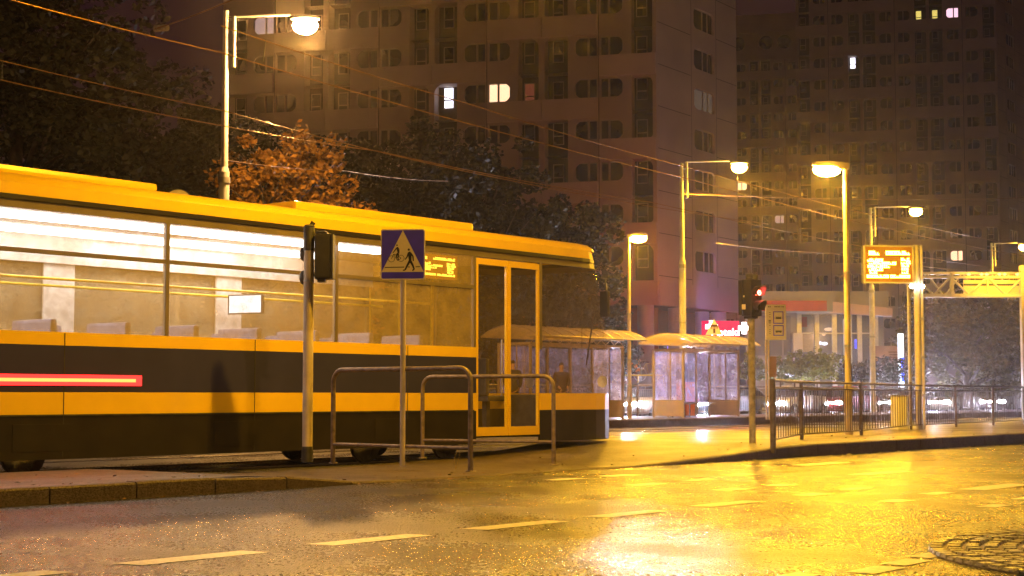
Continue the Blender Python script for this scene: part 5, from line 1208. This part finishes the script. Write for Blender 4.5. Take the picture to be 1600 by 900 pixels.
def person(label, loc, rz, coat, trous, hair, hgt=1.74, arm_bend=.0):
    root = thing('person', label, 'person', loc, rz); k = hgt / 1.74
    V = lambda x, y, z: (x * k, y * k, z * k)
    J = [(V(0, 0, .95), (.13, .10)), (V(0, 0, 1.15), (.125, .09)), (V(0, .01, 1.35), (.15, .10)), (V(0, 0, 1.46), (.065, .065)), (V(0, -.01, 1.53), (.058, .06)), (V(0, -.02, 1.60), (.078, .09)), (V(0, -.015, 1.68), (.068, .08))]
    E = [(0, 1), (1, 2), (2, 3), (3, 4), (4, 5), (5, 6)]
    for s_ in (-1, 1):
        i = len(J); J += [(V(s_ * .17, 0, 1.40), .06), (V(s_ * .22, .01, 1.13), .045), (V(s_ * (.20 - arm_bend * .08), -.05 - arm_bend * .14, .90 + arm_bend * .12), .034), (V(s_ * (.195 - arm_bend * .1), -.07 - arm_bend * .2, .83 + arm_bend * .14), (.02, .036))]
        E += [(2, i), (i, i + 1), (i + 1, i + 2), (i + 2, i + 3)]
        i = len(J); J += [(V(s_ * .09, 0, .86), .088), (V(s_ * .10, -.01, .49), .058), (V(s_ * .105, .02, .10), .042), (V(s_ * .11, -.10, .045), (.04, .03))]
        E += [(0, i), (i, i + 1), (i + 1, i + 2), (i + 2, i + 3)]
    skin_obj('body', J, E, M_skin, root)
    C1 = [(V(0, 0, .80), (.19, .14)), (V(0, 0, 1.0), (.175, .13)), (V(0, .0, 1.18), (.165, .12)), (V(0, .01, 1.36), (.19, .13)), (V(0, 0, 1.47), (.085, .08))]; E1 = [(0, 1), (1, 2), (2, 3), (3, 4)]
    for s_ in (-1, 1):
        i = len(C1); C1 += [(V(s_ * .18, 0, 1.39), .085), (V(s_ * .235, .01, 1.13), .068), (V(s_ * (.21 - arm_bend * .08), -.05 - arm_bend * .13, .92 + arm_bend * .12), .055)]; E1 += [(3, i), (i, i + 1), (i + 1, i + 2)]
    skin_obj('coat', C1, E1, coat, root)
    T1 = [(V(0, 0, .90), (.15, .12))]; E2 = []
    for s_ in (-1, 1):
        i = len(T1); T1 += [(V(s_ * .095, 0, .80), .10), (V(s_ * .10, -.01, .48), .072), (V(s_ * .105, .02, .09), .058)]; E2 += [(0, i), (i, i + 1), (i + 1, i + 2)]
    skin_obj('trousers', T1, E2, trous, root)
    for s_ in (-1, 1):
        q = MB(); q.box(V(s_ * .11 - .05, -.17, 0), V(s_ * .11 + .05, .09, .09), .03); q.build('shoe', M_black, root)
        for f_ in range(4):
            bx = s_ * (.195 - arm_bend * .1); q = MB(); y_ = -.095 - arm_bend * .2 + f_ * .017; zf = .80 + arm_bend * .14
            q.tube([V(bx, y_, zf), V(bx - s_ * .006, y_ + .002, zf - .045), V(bx - s_ * .018, y_ + .004, zf - .075 + .004 * abs(f_ - 1.5))], [.009 * k, .008 * k, .006 * k], 7); q.build('finger', M_skin, root)
        q = MB(); q.tube([V(bx, -.105 - arm_bend * .2, zf + .03), V(bx - s_ * .01, -.135 - arm_bend * .2, zf - .01), V(bx - s_ * .015, -.135 - arm_bend * .2, zf - .035)], [.012 * k, .010 * k, .008 * k], 7); q.build('thumb', M_skin, root)
    h_ = [(V(0, .02, 1.62), (.088, .09)), (V(0, .0, 1.70), (.082, .088)), (V(0, -.005, 1.745), (.045, .05))]; skin_obj('hair', h_, [(0, 1), (1, 2)], hair, root)
    fc = MB()
    fc.lathe([(0, .0), (.014, .01), (.012, .03), (0, .05)], V(0, -.108, 1.605), 8); [fc.lathe([(0, -.012), (.016, 0), (0, .012)], V(s_ * .082, -.0, 1.62), 8, Matrix.Diagonal((.5, 1, 2))) for s_ in (-1, 1)]; fc.build('nose_and_ears', M_skin, root)
    ey = MB(); [ey.lathe([(0, -.009), (.009, 0), (0, .009)], V(s_ * .032, -.098, 1.635), 8) for s_ in (-1, 1)]; ey.box(V(-.025, -.106, 1.567), V(.025, -.100, 1.573)); ey.build('eyes_and_mouth', M_black, root)
M_coat1 = mat('dark charcoal coat', (.035, .03, .035), .8, 0, 12, .25); M_coat2 = mat('dark plum jacket', (.05, .028, .035), .8, 0, 12, .25)
M_jean = mat('dark jeans', (.03, .03, .045), .85, 0, 14, .2); M_jean2 = mat('grey trousers', (.07, .065, .06), .85, 0, 14, .2); M_hair = mat('dark brown hair', (.03, .02, .012), .6, 0, 30, .3)
p1 = W(*SN(U(801, 46.6)), .25); p2 = W(*SN(U(877, 48.4)), .25)
person('person in a charcoal coat waiting at the left end of the left shelter', U(801, 46.6, .25).to_tuple(), R(175), M_coat1, M_jean, M_hair, 1.78, .3)
person('person in a dark plum jacket waiting in front of the left shelter middle', U(877, 48.2, .25).to_tuple(), R(20), M_coat2, M_jean2, M_hair, 1.74, .8)

# fallen leaves along the kerb and on the paving
lf = MB(); rd = random.Random(77); Vv = []; Ff = []
for _ in range(520):
    s_ = rd.uniform(4, 40); side = rd.random()
    if side < .45: n_ = 12.66 - abs(rd.gauss(0, .12)); z_ = .006
    elif side < .8: n_ = 12.9 + abs(rd.gauss(0, .35)); z_ = kz(s_) + .006
    else: n_ = rd.uniform(12.9, 15.3); z_ = kz(s_) + .006
    p = W(s_, n_, z_); a = rd.uniform(0, 6.3); l = rd.uniform(.02, .045); d1 = Vector((math.cos(a), math.sin(a), rd.uniform(0, .35))) * l; d2 = Vector((-math.sin(a), math.cos(a), rd.uniform(0, .4))) * l * .6
    o_ = len(Vv); Vv += [p - d1 * .9, p + d2, p + d1, p - d2 + Vector((0, 0, .006))]; Ff.append((o_, o_ + 1, o_ + 2, o_ + 3))
lf.v = [tuple(v) for v in Vv]; lf.f = Ff; lf.sm = [False] * len(Ff)
tag(lf.build('leaf_litter', mat('wet fallen leaves', (.16, .085, .03), .4, 0, 9, .6), fix=False), 'wet fallen leaves scattered along the kerb and paving', kind='stuff')

# ================================================================ HAZE
hz_ = MB(); hz_.box((-190, -45, -1.1), (230, 330, 90)); ho = hz_.build('haze', mat('tmp', (.5, .5, .5)))  # volume added to imitate the bloom round the lamps
m = bpy.data.materials.new('night haze'); m.use_nodes = True; t = m.node_tree; t.nodes.clear()
o_ = t.nodes.new('ShaderNodeOutputMaterial'); v_ = t.nodes.new('ShaderNodeVolumePrincipled'); v_.inputs['Density'].default_value = .0006; v_.inputs['Color'].default_value = (.9, .82, .72, 1); v_.inputs['Anisotropy'].default_value = .9
t.links.new(v_.outputs[0], o_.inputs['Volume']); ho.data.materials.clear(); ho.data.materials.append(m); tag(ho, 'thin haze added to give the lamps a glow', kind='stuff')
